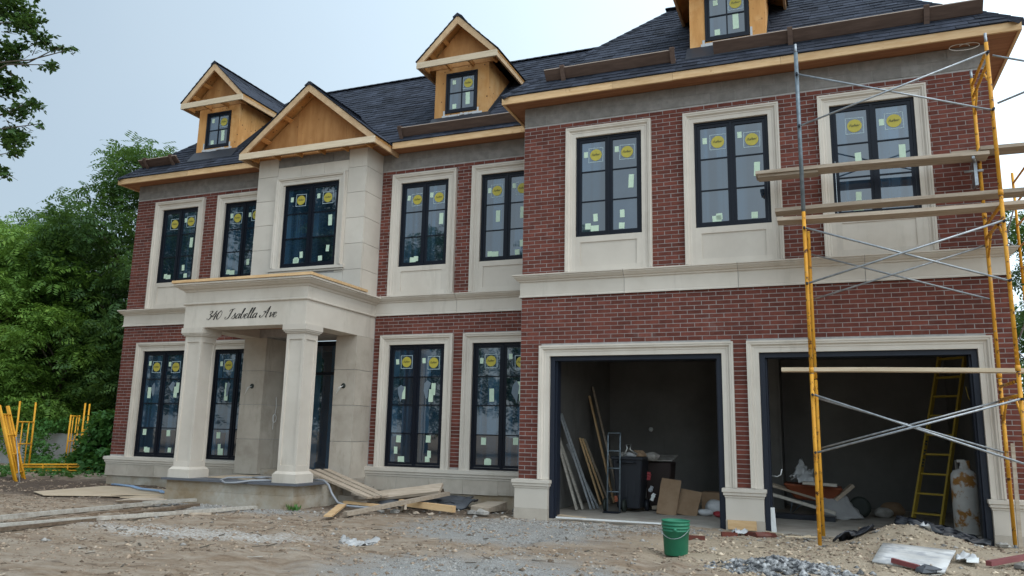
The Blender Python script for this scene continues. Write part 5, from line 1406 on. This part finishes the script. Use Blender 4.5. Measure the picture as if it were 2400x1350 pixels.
# wheelie bin with rubbish, hand truck
bn = thing('rubbish_bin', 'black wheeled rubbish bin full of scraps inside the left garage', 'bin', (.62, 2.0, 0))
c = lambda w, d, z: [(.62-w, 2.0-d, z), (.62+w, 2.0-d, z), (.62+w, 2.0+d, z), (.62-w, 2.0+d, z)]
MB().mat('bin').hexa(c(.20, .22, .06)+c(.27, .30, .93)).build('bin_body', bn, bevel=.02)
MB().mat('bin').box(.33, 1.68, .90, .91, 2.32, .955).build('rim', bn, bevel=.01)
MB().mat('bin').tube([(.45, 1.66, .86), (.79, 1.66, .86)], .018, 8).build('handle', bn)
for s in (-1, 1):
    m = MB().mat('bin').lathe((0, 0, 0), [(0, .03), (.10, .03), (.10, -.03), (0, -.03)], 18); m.v = [(.62+s*.24+cz, 2.22+a, .10+b) for a, b, cz in m.v]; m.build('wheel', bn)
for q in range(3): MB().mat('bin').box(.44+.14*q, 1.735-.012*0, .25, .47+.14*q, 1.76, .8).build('rib', bn)
ht = thing('hand_truck', 'tall steel hand truck standing in front of the black bin', 'hand truck', (.42, 1.55, 0))
m = MB().mat('galv_post')
for x in (.30, .52): m.tube([(x, 1.56, .03), (x, 1.62, 1.30), (x, 1.66, 1.36)], .016, 8)
for z in (.35, .75, 1.05): m.tube([(.30, 1.58+z*.045-.02, z), (.52, 1.58+z*.045-.02, z)], .012, 8)
m.tube([(.30, 1.66, 1.36), (.52, 1.66, 1.36)], .014, 8); m.build('handle_frame', ht)
MB().mat('blacksteel').box(.27, 1.34, .012, .55, 1.56, .022).build('toe_plate', ht)
for s in (.24, .58):
    m = MB().mat('ink').lathe((0, 0, 0), [(0, .02), (.05, .022), (.11, .022), (.11, -.022), (.05, -.022), (0, -.02)], 18); m.v = [(s+cz, 1.66+a, .12+b) for a, b, cz in m.v]; m.build('wheel', ht)
r = random.Random(5)
for i, (x, y, s, mt, lab, nm) in enumerate(((.78, 1.95, .13, 'card', 'brown crumpled paper on top of the black bin', 'paper_scrap'), (.66, 1.85, .10, 'white_plastic', 'white scrap on top of the black bin', 'plastic_scrap'), (.95, 2.2, .14, 'stonebit', 'grey bag lump behind the black bin', 'bag'), (.55, 1.9, .09, 'stonebit', 'grey tangle of metal on top of the bin', 'metal_scrap'))):
    o = rock(x, y, s, 50+i, mt, lab, nm, 'scrap', None); o.location.z = .94 if i != 2 else .90
m = MB().mat('alu').tube([(.55, 1.72, .95), (.62, 1.74, 1.10), (.60, 1.74, 1.16), (.68, 1.76, 1.17), (.66, 1.76, 1.08), (.78, 1.8, 1.0)], .014, 6); tag(m.build('pipe_scrap', origin=(.62, 1.74, .95)), 'bent silver pipe sticking out of the black bin', 'pipe')
b2 = thing('rubbish_bin', 'dark brown second bin with a tilted lid half hidden behind the black bin', 'bin', (1.02, 2.6, 0))
MB().mat('orange').hexa([(.84, 2.4, .05), (1.22, 2.4, .05), (1.22, 2.8, .05), (.84, 2.8, .05), (.78, 2.34, .86), (1.28, 2.34, .86), (1.28, 2.86, .86), (.78, 2.86, .86)]).build('bin_body', b2, bevel=.02)
bpy.data.objects[b2.children[0].name].data.materials[0] = plain('dark_brown_plastic', (.030, .018, .016), .6)
MB().mat('stonebit').hexa([(.75, 2.3, .87), (1.31, 2.3, .885), (1.31, 2.9, .97), (.75, 2.9, .95), (.75, 2.3, .89), (1.31, 2.3, .905), (1.31, 2.9, .99), (.75, 2.9, .97)]).build('lid', b2)
rr = random.Random(17)
for k, (x, y, z, L, mt, lab) in enumerate(((.93, 2.05, .55, .14, 'redplastic', 'dark red scrap hanging beside the black bin'), (.96, 2.0, .35, .10, 'cable', 'grey scrap of tubing beside the black bin'), (.98, 2.02, .2, .12, 'white', 'pale scrap low beside the black bin'), (.45, 1.62, .18, .10, 'orange', 'orange scrap on the foot of the hand truck'))):
    board('scrap', (x, y, z), (x+rr.uniform(-.04, .06), y, z+L), .06, .03, mt, lab, 'scrap', rag=.3, up=(0, 1, 0))
board('cardboard', (1.30, 1.68, .0), (1.36, 1.95, .58), .34, .025, 'card', 'taller brown cardboard sheet leaning in the left garage', 'cardboard', up=(0, 1, 0))
board('cardboard', (1.62, 1.78, .0), (1.68, 2.05, .40), .36, .02, 'card', 'lower brown cardboard sheet leaning at the right', 'cardboard', up=(0, 1, 0))
board('offcut', (.95, 2.3, .06), (1.5, 2.15, .10), .10, .06, 'plank', 'upper wood offcut on the floor behind the cardboard', 'board', 'offcuts on the garage floor'); board('offcut', (.9, 2.55, .03), (1.6, 2.5, .03), .14, .05, 'grey_plank', 'lower wood offcut on the floor behind the cardboard', 'board', 'offcuts on the garage floor')
def bag(x, y, s, mat, label, seed, sz=1.0):
    o = rock(x, y, s, seed, mat, label, 'bag', 'bag', None); o.location.z = 0.0
    mo = o.modifiers.new('s', 'SUBSURF'); mo.levels = 2; mo.render_levels = 2; o.scale = (1, 1, sz); return o
bag(2.06, 2.2, .20, 'white_plastic', 'stuffed white bag at the right side of the left garage', 71, 1.5); bag(1.92, 1.95, .13, 'white_plastic', 'small white bag with a twisted end beside the bigger bag', 72)
bag(2.20, 1.75, .12, 'redplastic', 'red plastic item beside the white bags', 73); bag(2.35, 2.0, .13, 'orange', 'orange bottle shape behind the red item', 74, 1.9)
board('cardboard_box', (1.75, 2.9, .17), (2.38, 2.9, .17), .34, .34, 'card', 'dark cardboard box behind the white bags', 'box', rag=0)
m = MB().mat('leaf_vine'); rr = random.Random(3)
for _ in range(26):
    a = rr.uniform(0, 6.28); L = rr.uniform(.10, .22); p = Vector((2.36, 1.42, .06)); q = p+Vector((L*.6*math.cos(a), L*.5*math.sin(a), rr.uniform(.03, .2))); sd_ = Vector((-math.sin(a), math.cos(a), 0))*.018
    m.add([p, (p+q)/2+sd_, q, (p+q)/2-sd_], [(0, 1, 2, 3)])
tag(m.build('green_tuft', origin=(2.36, 1.42, 0)), 'tuft of green plastic grass by the right garage jamb', 'plant')
board('threshold_board', (-.2, .25, .03), (.30, .12, .02), .16, .03, 'tanply', 'broken tan board piece at the left garage threshold', 'board'); board('threshold_strip', (-.1, -.05, .03), (1.75, -.02, .03), .05, .02, 'white', 'pale strip lying along the left garage threshold', 'strip')

# ------------------------------------------------------------------ garage, right bay contents
ld = thing('ladder', 'yellow fibreglass ladder leaning inside the right garage', 'ladder', (5.3, 2.1, 0))
La, Lb, Ra, Rb = Vector((5.12, 2.2, 0)), Vector((5.75, 2.4, 2.85)), Vector((5.50, 1.95, 0)), Vector((6.08, 2.1, 2.85))
up_ = (Ra-La).cross(Lb-La).normalized()
MB().mat('ladder').beam(La, Lb, .03, .09, up=up_).build('rail', ld); MB().mat('ladder').beam(Ra, Rb, .03, .09, up=up_).build('rail', ld)
for i in range(9):
    t = .07+i*.108; MB().mat('ladder').beam(La.lerp(Lb, t), Ra.lerp(Rb, t), .045, .028, up=(Lb-La)).build('rung', ld)
for i in range(9):
    t = .33+i*.017
    if i in (3, 6): continue
    p = La.lerp(Lb, t)-up_*0; MB().mat('ink').beam(p+Vector((-.01, -.055, 0)), p+Vector((.02, -.05, .0)), .006, .03, up=(Lb-La)).build('warning_print', ld)
tk = thing('gas_cylinder', 'tall white rusty propane cylinder just inside the right garage', 'gas cylinder', (5.775, 1.3, 0))
MB().mat('tank').lathe((5.775, 1.3, 0), [(0, .01), (.165, .01), (.168, .03), (.168, .06), (.175, .07), (.175, .80), (.165, .86), (.13, .91), (.06, .935), (.05, .94)], 32).build('tank_body', tk)
m = MB().mat('tank').lathe((5.775, 1.3, .93), [(.05, 0), (.05, .04), (.035, .05), (.035, .10), (0, .11)], 16).box(5.70, 1.27, 1.03, 5.80, 1.33, 1.07); m.build('valve', tk)
m = MB().mat('tank')
for a0 in (2.2, 4.6):
    m.lathe((5.775, 1.3, .9), [(.09, 0), (.095, .13)], 1) if False else m.add([(5.775+.1*math.cos(a0+k*.2), 1.3+.1*math.sin(a0+k*.2), z) for z in (.90, 1.06) for k in range(7)]+[(5.775+.092*math.cos(a0+k*.2), 1.3+.092*math.sin(a0+k*.2), z) for z in (.90, 1.06) for k in range(7)], [(k, k+1, k+8, k+7) for k in range(6)]+[(k+14, k+21, k+22, k+15) for k in range(6)]+[(k+7, k+8, k+22, k+21) for k in range(6)])
m.build('collar', tk)
# rubbish heap with wheelbarrow tray and sheet
wb = thing('wheelbarrow', 'dirty orange wheelbarrow lying in the dark of the right garage', 'wheelbarrow', (3.75, 3.3, 0))
MB().mat('orange').hexa([(3.35, 3.0, .28), (3.95, 2.95, .24), (3.95, 3.45, .24), (3.35, 3.5, .28), (3.15, 2.85, .55), (4.15, 2.8, .50), (4.15, 3.6, .50), (3.15, 3.65, .55)]).build('tray', wb, bevel=.03)
for s in (0, .5): MB().mat('plank').beam((2.95, 2.92+s, .50), (4.35, 3.0+s*.6, .12), .05, .04).build('handle', wb)
m = MB().mat('ink').lathe((0, 0, 0), [(0, .03), (.12, .04), (.18, .03), (.18, -.03), (.12, -.04), (0, -.03)], 18); m.v = [(4.4+a, 3.15+cz, .18+b) for a, b, cz in m.v]; m.build('wheel', wb)
MB().mat('galv_post').tube([(3.3, 3.0, .25), (3.25, 3.0, 0), (3.5, 3.0, .25)], .014, 6).build('leg', wb)
rough_sheet('drop_sheet', [(3.75, 2.5, .02), (4.45, 2.7, .02), (4.15, 3.0, .42), (3.8, 3.1, .44)], .02, 'conc', 'pale sheet leaning over the rubbish in the right garage', 'sheet', 11, .03)
rough_sheet('plastic_bag', [(3.25, 2.8, .60), (3.75, 2.8, .58), (3.65, 3.1, .72), (3.45, 3.1, .92)], .02, 'white_plastic', 'clear crumpled plastic on top of the wheelbarrow', 'plastic', 13, .10)
board('offcut', (3.5, 2.65, .58), (4.05, 2.62, .56), .14, .05, 'grey_plank', 'grey board across the wheelbarrow in the right garage', 'board', 'offcuts on the garage floor'); board('offcut', (2.98, 2.45, .38), (4.0, 2.35, .12), .07, .05, 'grey_plank', 'grey board slanting before the wheelbarrow', 'board', 'offcuts on the garage floor')
board('offcut', (2.95, 2.3, .05), (4.0, 2.2, .04), .25, .08, 'tarp', 'black plank on the floor before the wheelbarrow', 'board', 'offcuts on the garage floor'); board('offcut', (4.0, 2.9, .30), (4.3, 3.0, .55), .12, .06, 'plank', 'tan wedge of timber on the pale sheet', 'board', 'offcuts on the garage floor')
board('offcut', (4.3, .6, .05), (5.3, .75, .05), .16, .06, 'plank', 'brown board on the floor behind the sand heap', 'board', 'offcuts on the garage floor')
bag(4.78, 3.4, .17, 'stonebit', 'grey sack on the floor of the right garage', 81, 1.2); bag(4.95, 3.9, .22, 'card', 'brown sack at the back of the right garage', 82, 1.2)
o = MB().mat('white').tube([(3.13, .32, .78), (3.22, .25, .77), (3.27, .22, .80), (3.29, .22, .88)], .008, 6).build('cable_end', origin=(3.15, .3, .78)); tag(o, 'short white cable curling from the middle garage pier', 'cable')
tag(MB().mat('white').beam((3.16, .06, .0), (3.14, .06, .34), .07, .03, up=(0, 1, 0)).build('white_offcut', origin=(3.15, .06, 0)), 'white trim offcut standing at the right garage left jamb', 'trim')
o = MB().mat('ladder').tube([(5.80, .6, 2.1), (5.82, .58, 1.95), (5.88, .55, 1.8)], .006, 5).build('yellow_rope', origin=(5.8, .6, 2)); tag(o, 'short yellow cord hanging inside the right garage jamb', 'cord')

# ------------------------------------------------------------------ sand heap clutter, right foreground
hs = lambda x, y, dz=0: (x, y, H(x, y)+dz)
MT['dirty_white'] = rough_mat('dirty_white_paint', (.50, .48, .45), (.66, .65, .63), 3, .6, bumps=.1, c3=(.36, .36, .37), p3=(.5, .65), s3=5)
rough_sheet('painted_board', [hs(4.315, -2.68, .035), hs(4.953, -3.0, .04), hs(5.24, -1.6, .035), hs(4.49, -1.5, .04)], .02, 'dirty_white', 'dirty white painted board lying on the sand heap', 'board', 2, .004, 6)
rough_sheet('plastic_strip', [(4.86, -.42, .25), (5.80, -.36, .035), (5.80, -.28, .07), (4.86, -.34, .31)], .03, 'tarp', 'long black plastic strip on the sand before the gas cylinder', 'plastic strip', 4, .06)
rough_sheet('plastic_strip', [(4.70, -.36, .25), (5.25, -.42, .16), (5.28, -.32, .22), (4.74, -.26, .33)], .03, 'tarp', 'shorter black plastic strip at the top of the sand heap', 'plastic strip', 9, .05)
rough_sheet('tarpaulin', [hs(3.93, -.98, .03), hs(4.40, -.80, .05), hs(4.48, -.45, .05), hs(4.05, -.70, .04)], .02, 'tarp', 'crumpled black tarpaulin left of the sand heap', 'tarpaulin', 6, .07)
rough_sheet('plastic_scrap', [hs(5.14, -2.35, .03), hs(5.36, -2.2, .03), hs(5.38, -1.85, .03), hs(5.22, -1.9, .03)], .005, 'white_plastic', 'clear plastic scrap right of the white painted board', 'plastic scrap', 21, .05)
rough_sheet('plastic_scrap', [hs(4.95, -.95, .03), hs(5.08, -.97, .03), hs(5.06, -.85, .03), hs(4.97, -.86, .03)], .005, 'white_plastic', 'small white plastic scrap on top of the sand heap', 'plastic scrap', 22, .05, 4)
sheet([(5.22, -2.5, .02), (5.34, -2.45, .02), (5.38, -2.2, .03), (5.26, -2.24, .03)], .01, 'white', 'small pale square tile chip on the sand', .02, 'tile_chip', 'tile chip')
board('trim_piece', hs(4.50, -2.78, .05), hs(4.74, -2.90, .05), .05, .045, 'redwood', 'dark red trim piece at the edge of the white painted board', 'trim', 'dark red trim pieces')
board('trim_piece', hs(5.42, -2.50, .04), hs(5.92, -1.80, .07), .06, .05, 'redwood', 'dark red trim piece at the right edge of the picture', 'trim', 'dark red trim pieces')
rock(5.87, -.66, .07, 31, label='white lump on the sand before the right pedestal'); rock(5.78, -2.35, .09, 32, label='pale lump beside the dark red trim at the right edge')
rock(4.82, -2.95, .09, 33, 'slate', 'dark broken chunk at the lower edge of the white painted board', 'rubble_lump', 'rubble', None)
m = MB().mat('greenrod').tube([hs(6.14, -.72, .26), hs(6.18, -.78, .16), hs(6.28, -.95, .02)], .012, 6).tube([hs(6.32, -.70, .26), hs(6.36, -.78, .1)], .012, 6); tag(m.build('green_rod', origin=hs(6.2, -.8)), 'pale green cord sticking up at the right edge', 'cord')
for i, (x, y, a) in enumerate(((3.35, -.75, .2), (3.5, -.6, 1.2), (4.3, .25, .1), (3.3, -.4, 2.2))): board('lath', hs(x, y, .04), hs(x+.4*math.cos(a), y+.25*math.sin(a), .05), .03, .015, 'pale_wood', ('thin pale lath left of the scaffold foot', 'thin pale lath just behind the first one', 'thin pale lath behind the sand heap', 'thin pale lath nearest the middle pedestal')[i], 'lath', 'laths by the scaffold foot')

# ------------------------------------------------------------------ left: concrete wall, spare scaffold frames
o = MB().mat('conc').box(-60, 6.0, -.5, -11.6, 6.25, 1.03).build('concrete_wall'); tag(o, 'low grey concrete boundary wall under the trees', 'wall')
GF = 'spare scaffold frames propped by the wall'
def spare(base, wdir, lean_, h, w, rungs, label, r=.024, mat='yellow2'):
    b = Vector(base); wd_ = Vector(wdir).normalized()*w; up = (Vector(lean_)+Vector((0, 0, h)))
    t = thing('spare_scaffold', label, 'scaffold', tuple(b), group=GF)
    for q in (0, 1): MB().mat(mat).tube([b+wd_*q, b+wd_*q+up], r, 8).build('leg', t)
    m = MB().mat(mat)
    for z in rungs: m.tube([b+up*z, b+wd_+up*z], r*.8, 6)
    m.tube([b+wd_*.3+up*rungs[0], b+wd_*.3+up*rungs[-1]], r*.7, 6); m.tube([b+wd_*.7+up*rungs[0], b+wd_*.7+up*rungs[-1]], r*.7, 6)
    m.build('rungs', t)
for i in range(3):
    spare((-13.05-.20*i, .5+.12*i, .0), (-.62, .8, 0), (-1.25, .25, 0), 1.72, .62, (.12, .35, .6, .88), ('nearest leaning frame of the yellow stack at the left edge', 'second leaning frame of the yellow stack at the left edge', 'last leaning frame of the yellow stack at the left edge')[i])
spare((-16.1, 2.6, -.05), (-.48, .877, 0), (-.12, .05, 0), 1.95, .9, (.1, .42, .72), 'tall upright yellow frame between the leaning stack and the vines')
spare((-17.15, 5.0, -.02), (-.58, .81, 0), (-.12, .1, 0), 1.62, .9, (.2, .52, .98), 'yellow frame standing beside the vine bush')
spare((-16.85, 5.2, -.02), (-.66, .75, 0), (-.12, .1, 0), 1.98, .8, (.25, .6), 'taller yellow frame half hidden in the vine bush')
spare((-15.9, 2.5, .03), (-.1, .0, 1), (1.9, .9, 0), .04, .22, (.05, .35, .65, .95), 'yellow frame lying low on the weeds')
o = MB().mat('galv').tube([(-12.75, .35, .0), (-13.4, .6, 1.0)], .013, 6).build('brace_bar', origin=(-12.75, .35, 0)); tag(o, 'grey brace bar leaning on the yellow stack at the left', 'bar')

# ------------------------------------------------------------------ foliage
def sprig(nl, leaf, seed, compound=True):
    """one twig's leaflets (n, 4, 3) around the origin, stem along +x"""
    r = np.random.default_rng(seed); L = []
    for i in range(nl):
        if compound:
            t = (i//2+1)/(nl/2+.5); s = -1 if i % 2 else 1; a = s*(1.05+.25*r.random()); base = np.array([t*leaf*2.6, 0, -.25*t*t*leaf]); ln = leaf*(1.05-.3*t)
        else:
            a = r.random()*6.28; base = np.array([.4*leaf*r.random(), .3*leaf*(r.random()-.5), .3*leaf*(r.random()-.5)]); ln = leaf*(.7+.5*r.random())
        d = np.array([math.cos(a), math.sin(a), -.15-.35*r.random()]); w = np.array([-d[1], d[0], .3*(r.random()-.5)])*ln*(.20 if compound else .30)
        L.append([base, base+d*ln*.45+w, base+d*ln, base+d*ln*.45-w])
    return np.array(L)
def foliage(name, C, leaf, nl, seed, mat, parent=None, compound=True, droop=.3, kind=None, sc=(.7, 1.25), origin=(0, 0, 0)):
    r = np.random.default_rng(seed); n = len(C)
    protos = np.stack([sprig(nl, leaf, seed+k, compound) for k in range(6)])
    pi = r.integers(0, 6, n); S = protos[pi]                      # n, nl, 4, 3
    yaw = r.random(n)*6.283; pit = (r.random(n)-.5)*1.2-droop; rol = (r.random(n)-.5)*1.4
    cy, sy, cp, sp, cr2, sr = np.cos(yaw), np.sin(yaw), np.cos(pit), np.sin(pit), np.cos(rol), np.sin(rol)
    z = np.zeros(n); o = np.ones(n)
    Rz = np.stack([np.stack([cy, -sy, z], -1), np.stack([sy, cy, z], -1), np.stack([z, z, o], -1)], -2)
    Ry = np.stack([np.stack([cp, z, sp], -1), np.stack([z, o, z], -1), np.stack([-sp, z, cp], -1)], -2)
    Ry = np.transpose(Ry, (0, 2, 1)); Rx = np.stack([np.stack([o, z, z], -1), np.stack([z, cr2, -sr], -1), np.stack([z, sr, cr2], -1)], -2)
    R_ = Rz @ Ry @ Rx
    s = sc[0]+(sc[1]-sc[0])*r.random(n)
    V = np.einsum('nij,nlkj->nlki', R_, S)*s[:, None, None, None]+np.asarray(C)[:, None, None, :]
    F = np.arange(n*nl*4).reshape(-1, 4)
    ob = mesh_np(name, V.reshape(-1, 3), F, mat, parent, origin=origin)
    if kind: ob['kind'] = kind
    return ob
def blobs_points(blobs, n, seed, shell=.55):
    """points through ellipsoid clumps, denser towards their skins; (cx, cy, cz, rx, ry, rz)"""
    r = np.random.default_rng(seed); B = np.array(blobs, float); v = B[:, 3]*B[:, 4]*B[:, 5]; k = r.choice(len(B), n, p=v**.8/np.sum(v**.8))
    d = r.standard_normal((n, 3)); d /= np.linalg.norm(d, axis=1)[:, None]
    rad = (shell+(1-shell)*r.random(n)**.6)*(1+.22*r.standard_normal(n))
    rad = np.clip(rad, 0, 1.25)
    return B[k, :3]+d*rad[:, None]*B[k, 3:]
def tree(name, label, base, h, crown, n, leaf, nl, mat, seed, cat='tree', group=None, nb=26, limb=True, compound=True, trunk_r=None, low=.25):
    t = thing(name, label, cat, base, group); r = random.Random(seed); bx, by, bz = base
    tr = trunk_r or h*.018; m = MB().mat('bark'); top = Vector((bx+r.uniform(-.5, .5), by+r.uniform(-.5, .5), bz+h*.82))
    P = [Vector(base)+(top-Vector(base))*q+Vector((r.uniform(-.15, .15), r.uniform(-.15, .15), 0))*(q > 0) for q in (0, .2, .4, .6, .8, 1)]
    m.tube(P, [tr*1.3, tr, tr*.85, tr*.6, tr*.4, tr*.15], 9)
    blobs = []
    for i in range(nb):
        q = low+(1-low)*(i+.5)/nb; a = i*2.4+r.uniform(-.5, .5); prof_ = math.sin(math.pi*min(1, .12+.80*(q-low)/(1-low)))**.8
        rad = crown*prof_*r.uniform(.45, 1.0); c_ = Vector((bx+rad*math.cos(a), by+rad*math.sin(a), bz+h*q*.97))
        s = crown*r.uniform(.26, .44); blobs.append((c_.x, c_.y, c_.z, s, s, s*.62))
        if limb:
            p0 = Vector(base)+(top-Vector(base))*max(.12, min(.95, q-.18)); mid = (p0+c_)/2+Vector((0, 0, .25)); m.tube([p0, mid, c_], [tr*.35, tr*.22, tr*.06], 5)
    m.build('trunk', t)
    c = blobs_points(blobs, n, seed)
    V = foliage('crown', c, leaf, nl, seed, mat, None, compound, origin=base); V.parent = t
    return t
GT = 'trees behind the left boundary wall'
tree('dark_tree', 'tall dark green tree rising behind the left end of the house', (-21.5, 11.5, 0), 12.6, 4.3, 8500, .23, 9, 'leaf_dark', 1, group=GT, low=.10, nb=34)
tree('dark_tree', 'dark tree close behind the wall at the house corner', (-17.5, 10.5, 0), 9.5, 3.4, 6500, .20, 9, 'leaf_dark', 2, group=GT, low=.06, nb=28)
tree('light_tree', 'light green bushy tree left of the dark tree', (-24.3, 8.6, 0), 8.9, 3.2, 5500, .22, 9, 'leaf_light', 3, group=GT, low=.08, nb=28)
tree('light_tree', 'light green tree at the left edge with a pale slanting trunk', (-28.0, 8.8, 0), 9.6, 3.6, 5500, .22, 9, 'leaf_light', 4, group=GT, low=.08, nb=28)
tree('light_tree', 'low light green tree leaning over the concrete wall', (-21.8, 7.8, 0), 5.6, 2.4, 3400, .19, 9, 'leaf_light', 6, group=GT, low=.10, nb=20)
tree('dark_tree', 'dark tree farther back filling the gap at far left', (-33, 16, 0), 12.2, 5.0, 6000, .24, 9, 'leaf_dark', 7, group=GT, low=.06, nb=30)
tree('dark_tree', 'dark undergrowth tree behind the concrete wall', (-19.5, 14, 0), 8, 4.0, 5000, .20, 9, 'leaf_dark', 8, group=GT, low=.04, nb=26)
tree('sapling', 'slender sapling with a bare pale stem at far left in front of the trees', (-23.6, 7.4, 0), 6.6, 1.7, 1500, .19, 9, 'leaf_light', 41, nb=14, low=.5, trunk_r=.07)
m = MB().mat('leaf_vine'); rr = random.Random(9)
for _ in range(34):
    q = Vector((-4.33+rr.uniform(-.1, .1), -1.04+rr.uniform(-.06, .06), H(-4.33, -1.04))); a_ = rr.uniform(0, 6.28); L = rr.uniform(.05, .13); t_ = q+Vector((L*.5*math.cos(a_), L*.5*math.sin(a_), L)); s_ = Vector((-math.sin(a_), math.cos(a_), 0))*.016
    m.add([q, (q+t_)/2+s_, t_, (q+t_)/2-s_], [(0, 1, 2, 3)])
tag(m.build('weed_tuft', origin=(-4.33, -1.04, 0)), 'small green weed at the right front corner of the porch foundation', 'weed')
# vine bush
b = thing('vine_bush', 'dense dark vine bush in front of the concrete wall beside the house', 'bush', (-14.4, 3.8, 0))
bl = [(-14.5, 3.8, .35, .75, .6, .45), (-14.55, 3.9, .85, .62, .5, .45), (-14.35, 3.8, 1.30, .42, .35, .40), (-14.75, 4.0, 1.5, .22, .2, .2), (-13.9, 3.6, .25, .5, .5, .3), (-14.05, 3.7, 1.45, .2, .2, .25), (-15.1, 3.9, .25, .5, .5, .28), (-13.65, 3.5, .55, .2, .2, .3)]
foliage('leaves', blobs_points(bl, 2000, 9, .5), .14, 5, 9, 'leaf_vine', b, False, origin=(-14.4, 3.8, 0)); m = MB().mat('bark'); rr = random.Random(2)
for _ in range(9): m.tube([(-14.4+rr.uniform(-.3, .3), 3.8+rr.uniform(-.2, .2), 0), (-14.4+rr.uniform(-.4, .4), 3.8+rr.uniform(-.3, .3), .7), (-14.4+rr.uniform(-.4, .4), 3.85, 1.4)], .012, 5)
m.build('stem', b)
b = thing('vine_bush', 'trailing vine on the concrete wall between the yellow frames', 'bush', (-17.6, 4.6, 0))
bl = [(-17.4, 4.4, .2, .9, .5, .25), (-18.2, 4.9, .55, .5, .4, .4), (-18.8, 5.2, .9, .35, .3, .3), (-16.4, 3.9, .15, .8, .5, .18), (-19.5, 5.8, 1.2, .9, .3, .3), (-18.3, 6.0, 1.3, .9, .3, .25)]
foliage('leaves', blobs_points(bl, 1300, 19, .4), .09, 5, 19, 'leaf_vine', b, False, origin=(-17.6, 4.6, 0))
# weeds along the edge of the dirt
r = np.random.default_rng(5); n = 700; t = r.random(n); C = np.stack([-22+8.7*t+r.standard_normal(n)*.5, 3.6+r.standard_normal(n)*.55-1.2*t, .02+.08*r.random(n)], -1)
C[:, 2] += height(C[:, 0], C[:, 1]); w = foliage('weeds', C, .10, 5, 77, 'leaf_vine', None, False); tag(w, 'low weeds and creepers along the edge of the dirt yard at left', 'weeds', kind='stuff')
# overhanging branches at the upper left
ot = thing('overhanging_tree', 'large leafy tree whose dark branches hang in at the upper left', 'tree', (-11.6, -4.6, 0))
m = MB().mat('bark'); m.tube([(-11.6, -4.6, 0), (-11.5, -4.6, 2.5), (-11.2, -4.5, 5), (-11.0, -4.4, 7.5), (-10.8, -4.3, 10)], [.26, .22, .19, .15, .08], 10)
tips = [(-8.75, -4, 8.3, .50, .30), (-8.27, -4, 7.95, .34, .24), (-7.95, -3.9, 7.62, .26, .15), (-7.55, -3.9, 7.42, .18, .10), (-7.10, -4, 7.26, .14, .06), (-7.52, -4, 7.06, .16, .11), (-8.38, -4.1, 7.40, .34, .26), (-8.5, -4, 6.86, .32, .22), (-8.3, -3.9, 6.42, .26, .18), (-7.86, -4, 6.46, .22, .12), (-7.60, -4, 6.05, .16, .09), (-8.2, -4, 5.86, .30, .18), (-7.95, -4.1, 5.58, .18, .09), (-8.25, -4, 5.32, .18, .10), (-9.0, -4.2, 7.3, .5, .5), (-9.1, -4.2, 6.2, .45, .5), (-9.2, -4.1, 8.8, .6, .4), (-8.55, -3.7, 6.1, .3, .2), (-9.0, -4, 5.4, .4, .25), (-9.8, -4.3, 9.5, .9, .7), (-10.5, -4.4, 10.5, 1.2, .8), (-10.2, -4.6, 8.0, .9, .9), (-10.3, -4.2, 6.4, .8, .7), (-11.8, -4.6, 9.5, 1.3, 1.2), (-12.8, -4.8, 8, 1.1, 1)]
rr = random.Random(8)
for x, y, z, rx, rz in tips:
    p0 = Vector((-11.1, -4.5, z-.9 if z < 9 else 8)); q = Vector((x, y, z)); mid = p0.lerp(q, .55)+Vector((0, rr.uniform(-.2, .2), .25))
    m2 = p0.lerp(q, .8)+Vector((0, rr.uniform(-.2, .2), rr.uniform(.02, .2)))
    m.tube([p0, mid, m2, q, q+Vector((rx*.5, 0, -.12))], [.05, .022, .012, .007, .003], 6)
    for _ in range(5):
        s0 = mid.lerp(q, rr.uniform(.1, 1)); m.tube([s0, s0+Vector((rr.uniform(.0, .25), rr.uniform(-.2, .2), rr.uniform(-.22, .16)))], [.007, .002], 4)
m.build('trunk', ot)
bl = [(x, y, z, rx, rx*.8, rz) for x, y, z, rx, rz in tips]
foliage('crown', blobs_points(bl, 15000, 33, .15), .095, 6, 33, 'leaf_over', ot, False, origin=(-11.6, -4.6, 0), sc=(.55, 1.1))
# right: trees behind the house corner
tree('conifer', 'dark evergreen behind the right corner of the house', (10.4, 14.0, 0), 8.6, 2.2, 3800, .16, 9, 'leaf_dark', 11, low=.05, nb=24)
# street trees behind the camera (seen only as reflections in the windows)
GS = 'street trees across the road behind the camera'
first = tree('street_tree', 'tall street tree across the road, seen only mirrored in the windows', (-12, -34, 0), 14, 5.0, 2600, .34, 9, 'leaf_dark', 14, group=GS, low=.12, nb=26, limb=False)
for i, (x, y, s) in enumerate(((-21, -32, 1.05), (-30, -30, 1.15), (-39, -26, 1.2), (-47, -18, 1.25), (-4, -37, .85), (-35, -38, 1.3), (5, -40, .75))):
    c = first.copy(); col.objects.link(c); c.location = (x, y, 0); c.rotation_euler = (0, 0, i*1.3); c.scale = (s, s, s)
    for ch in first.children:
        k = ch.copy(); col.objects.link(k); k.parent = c
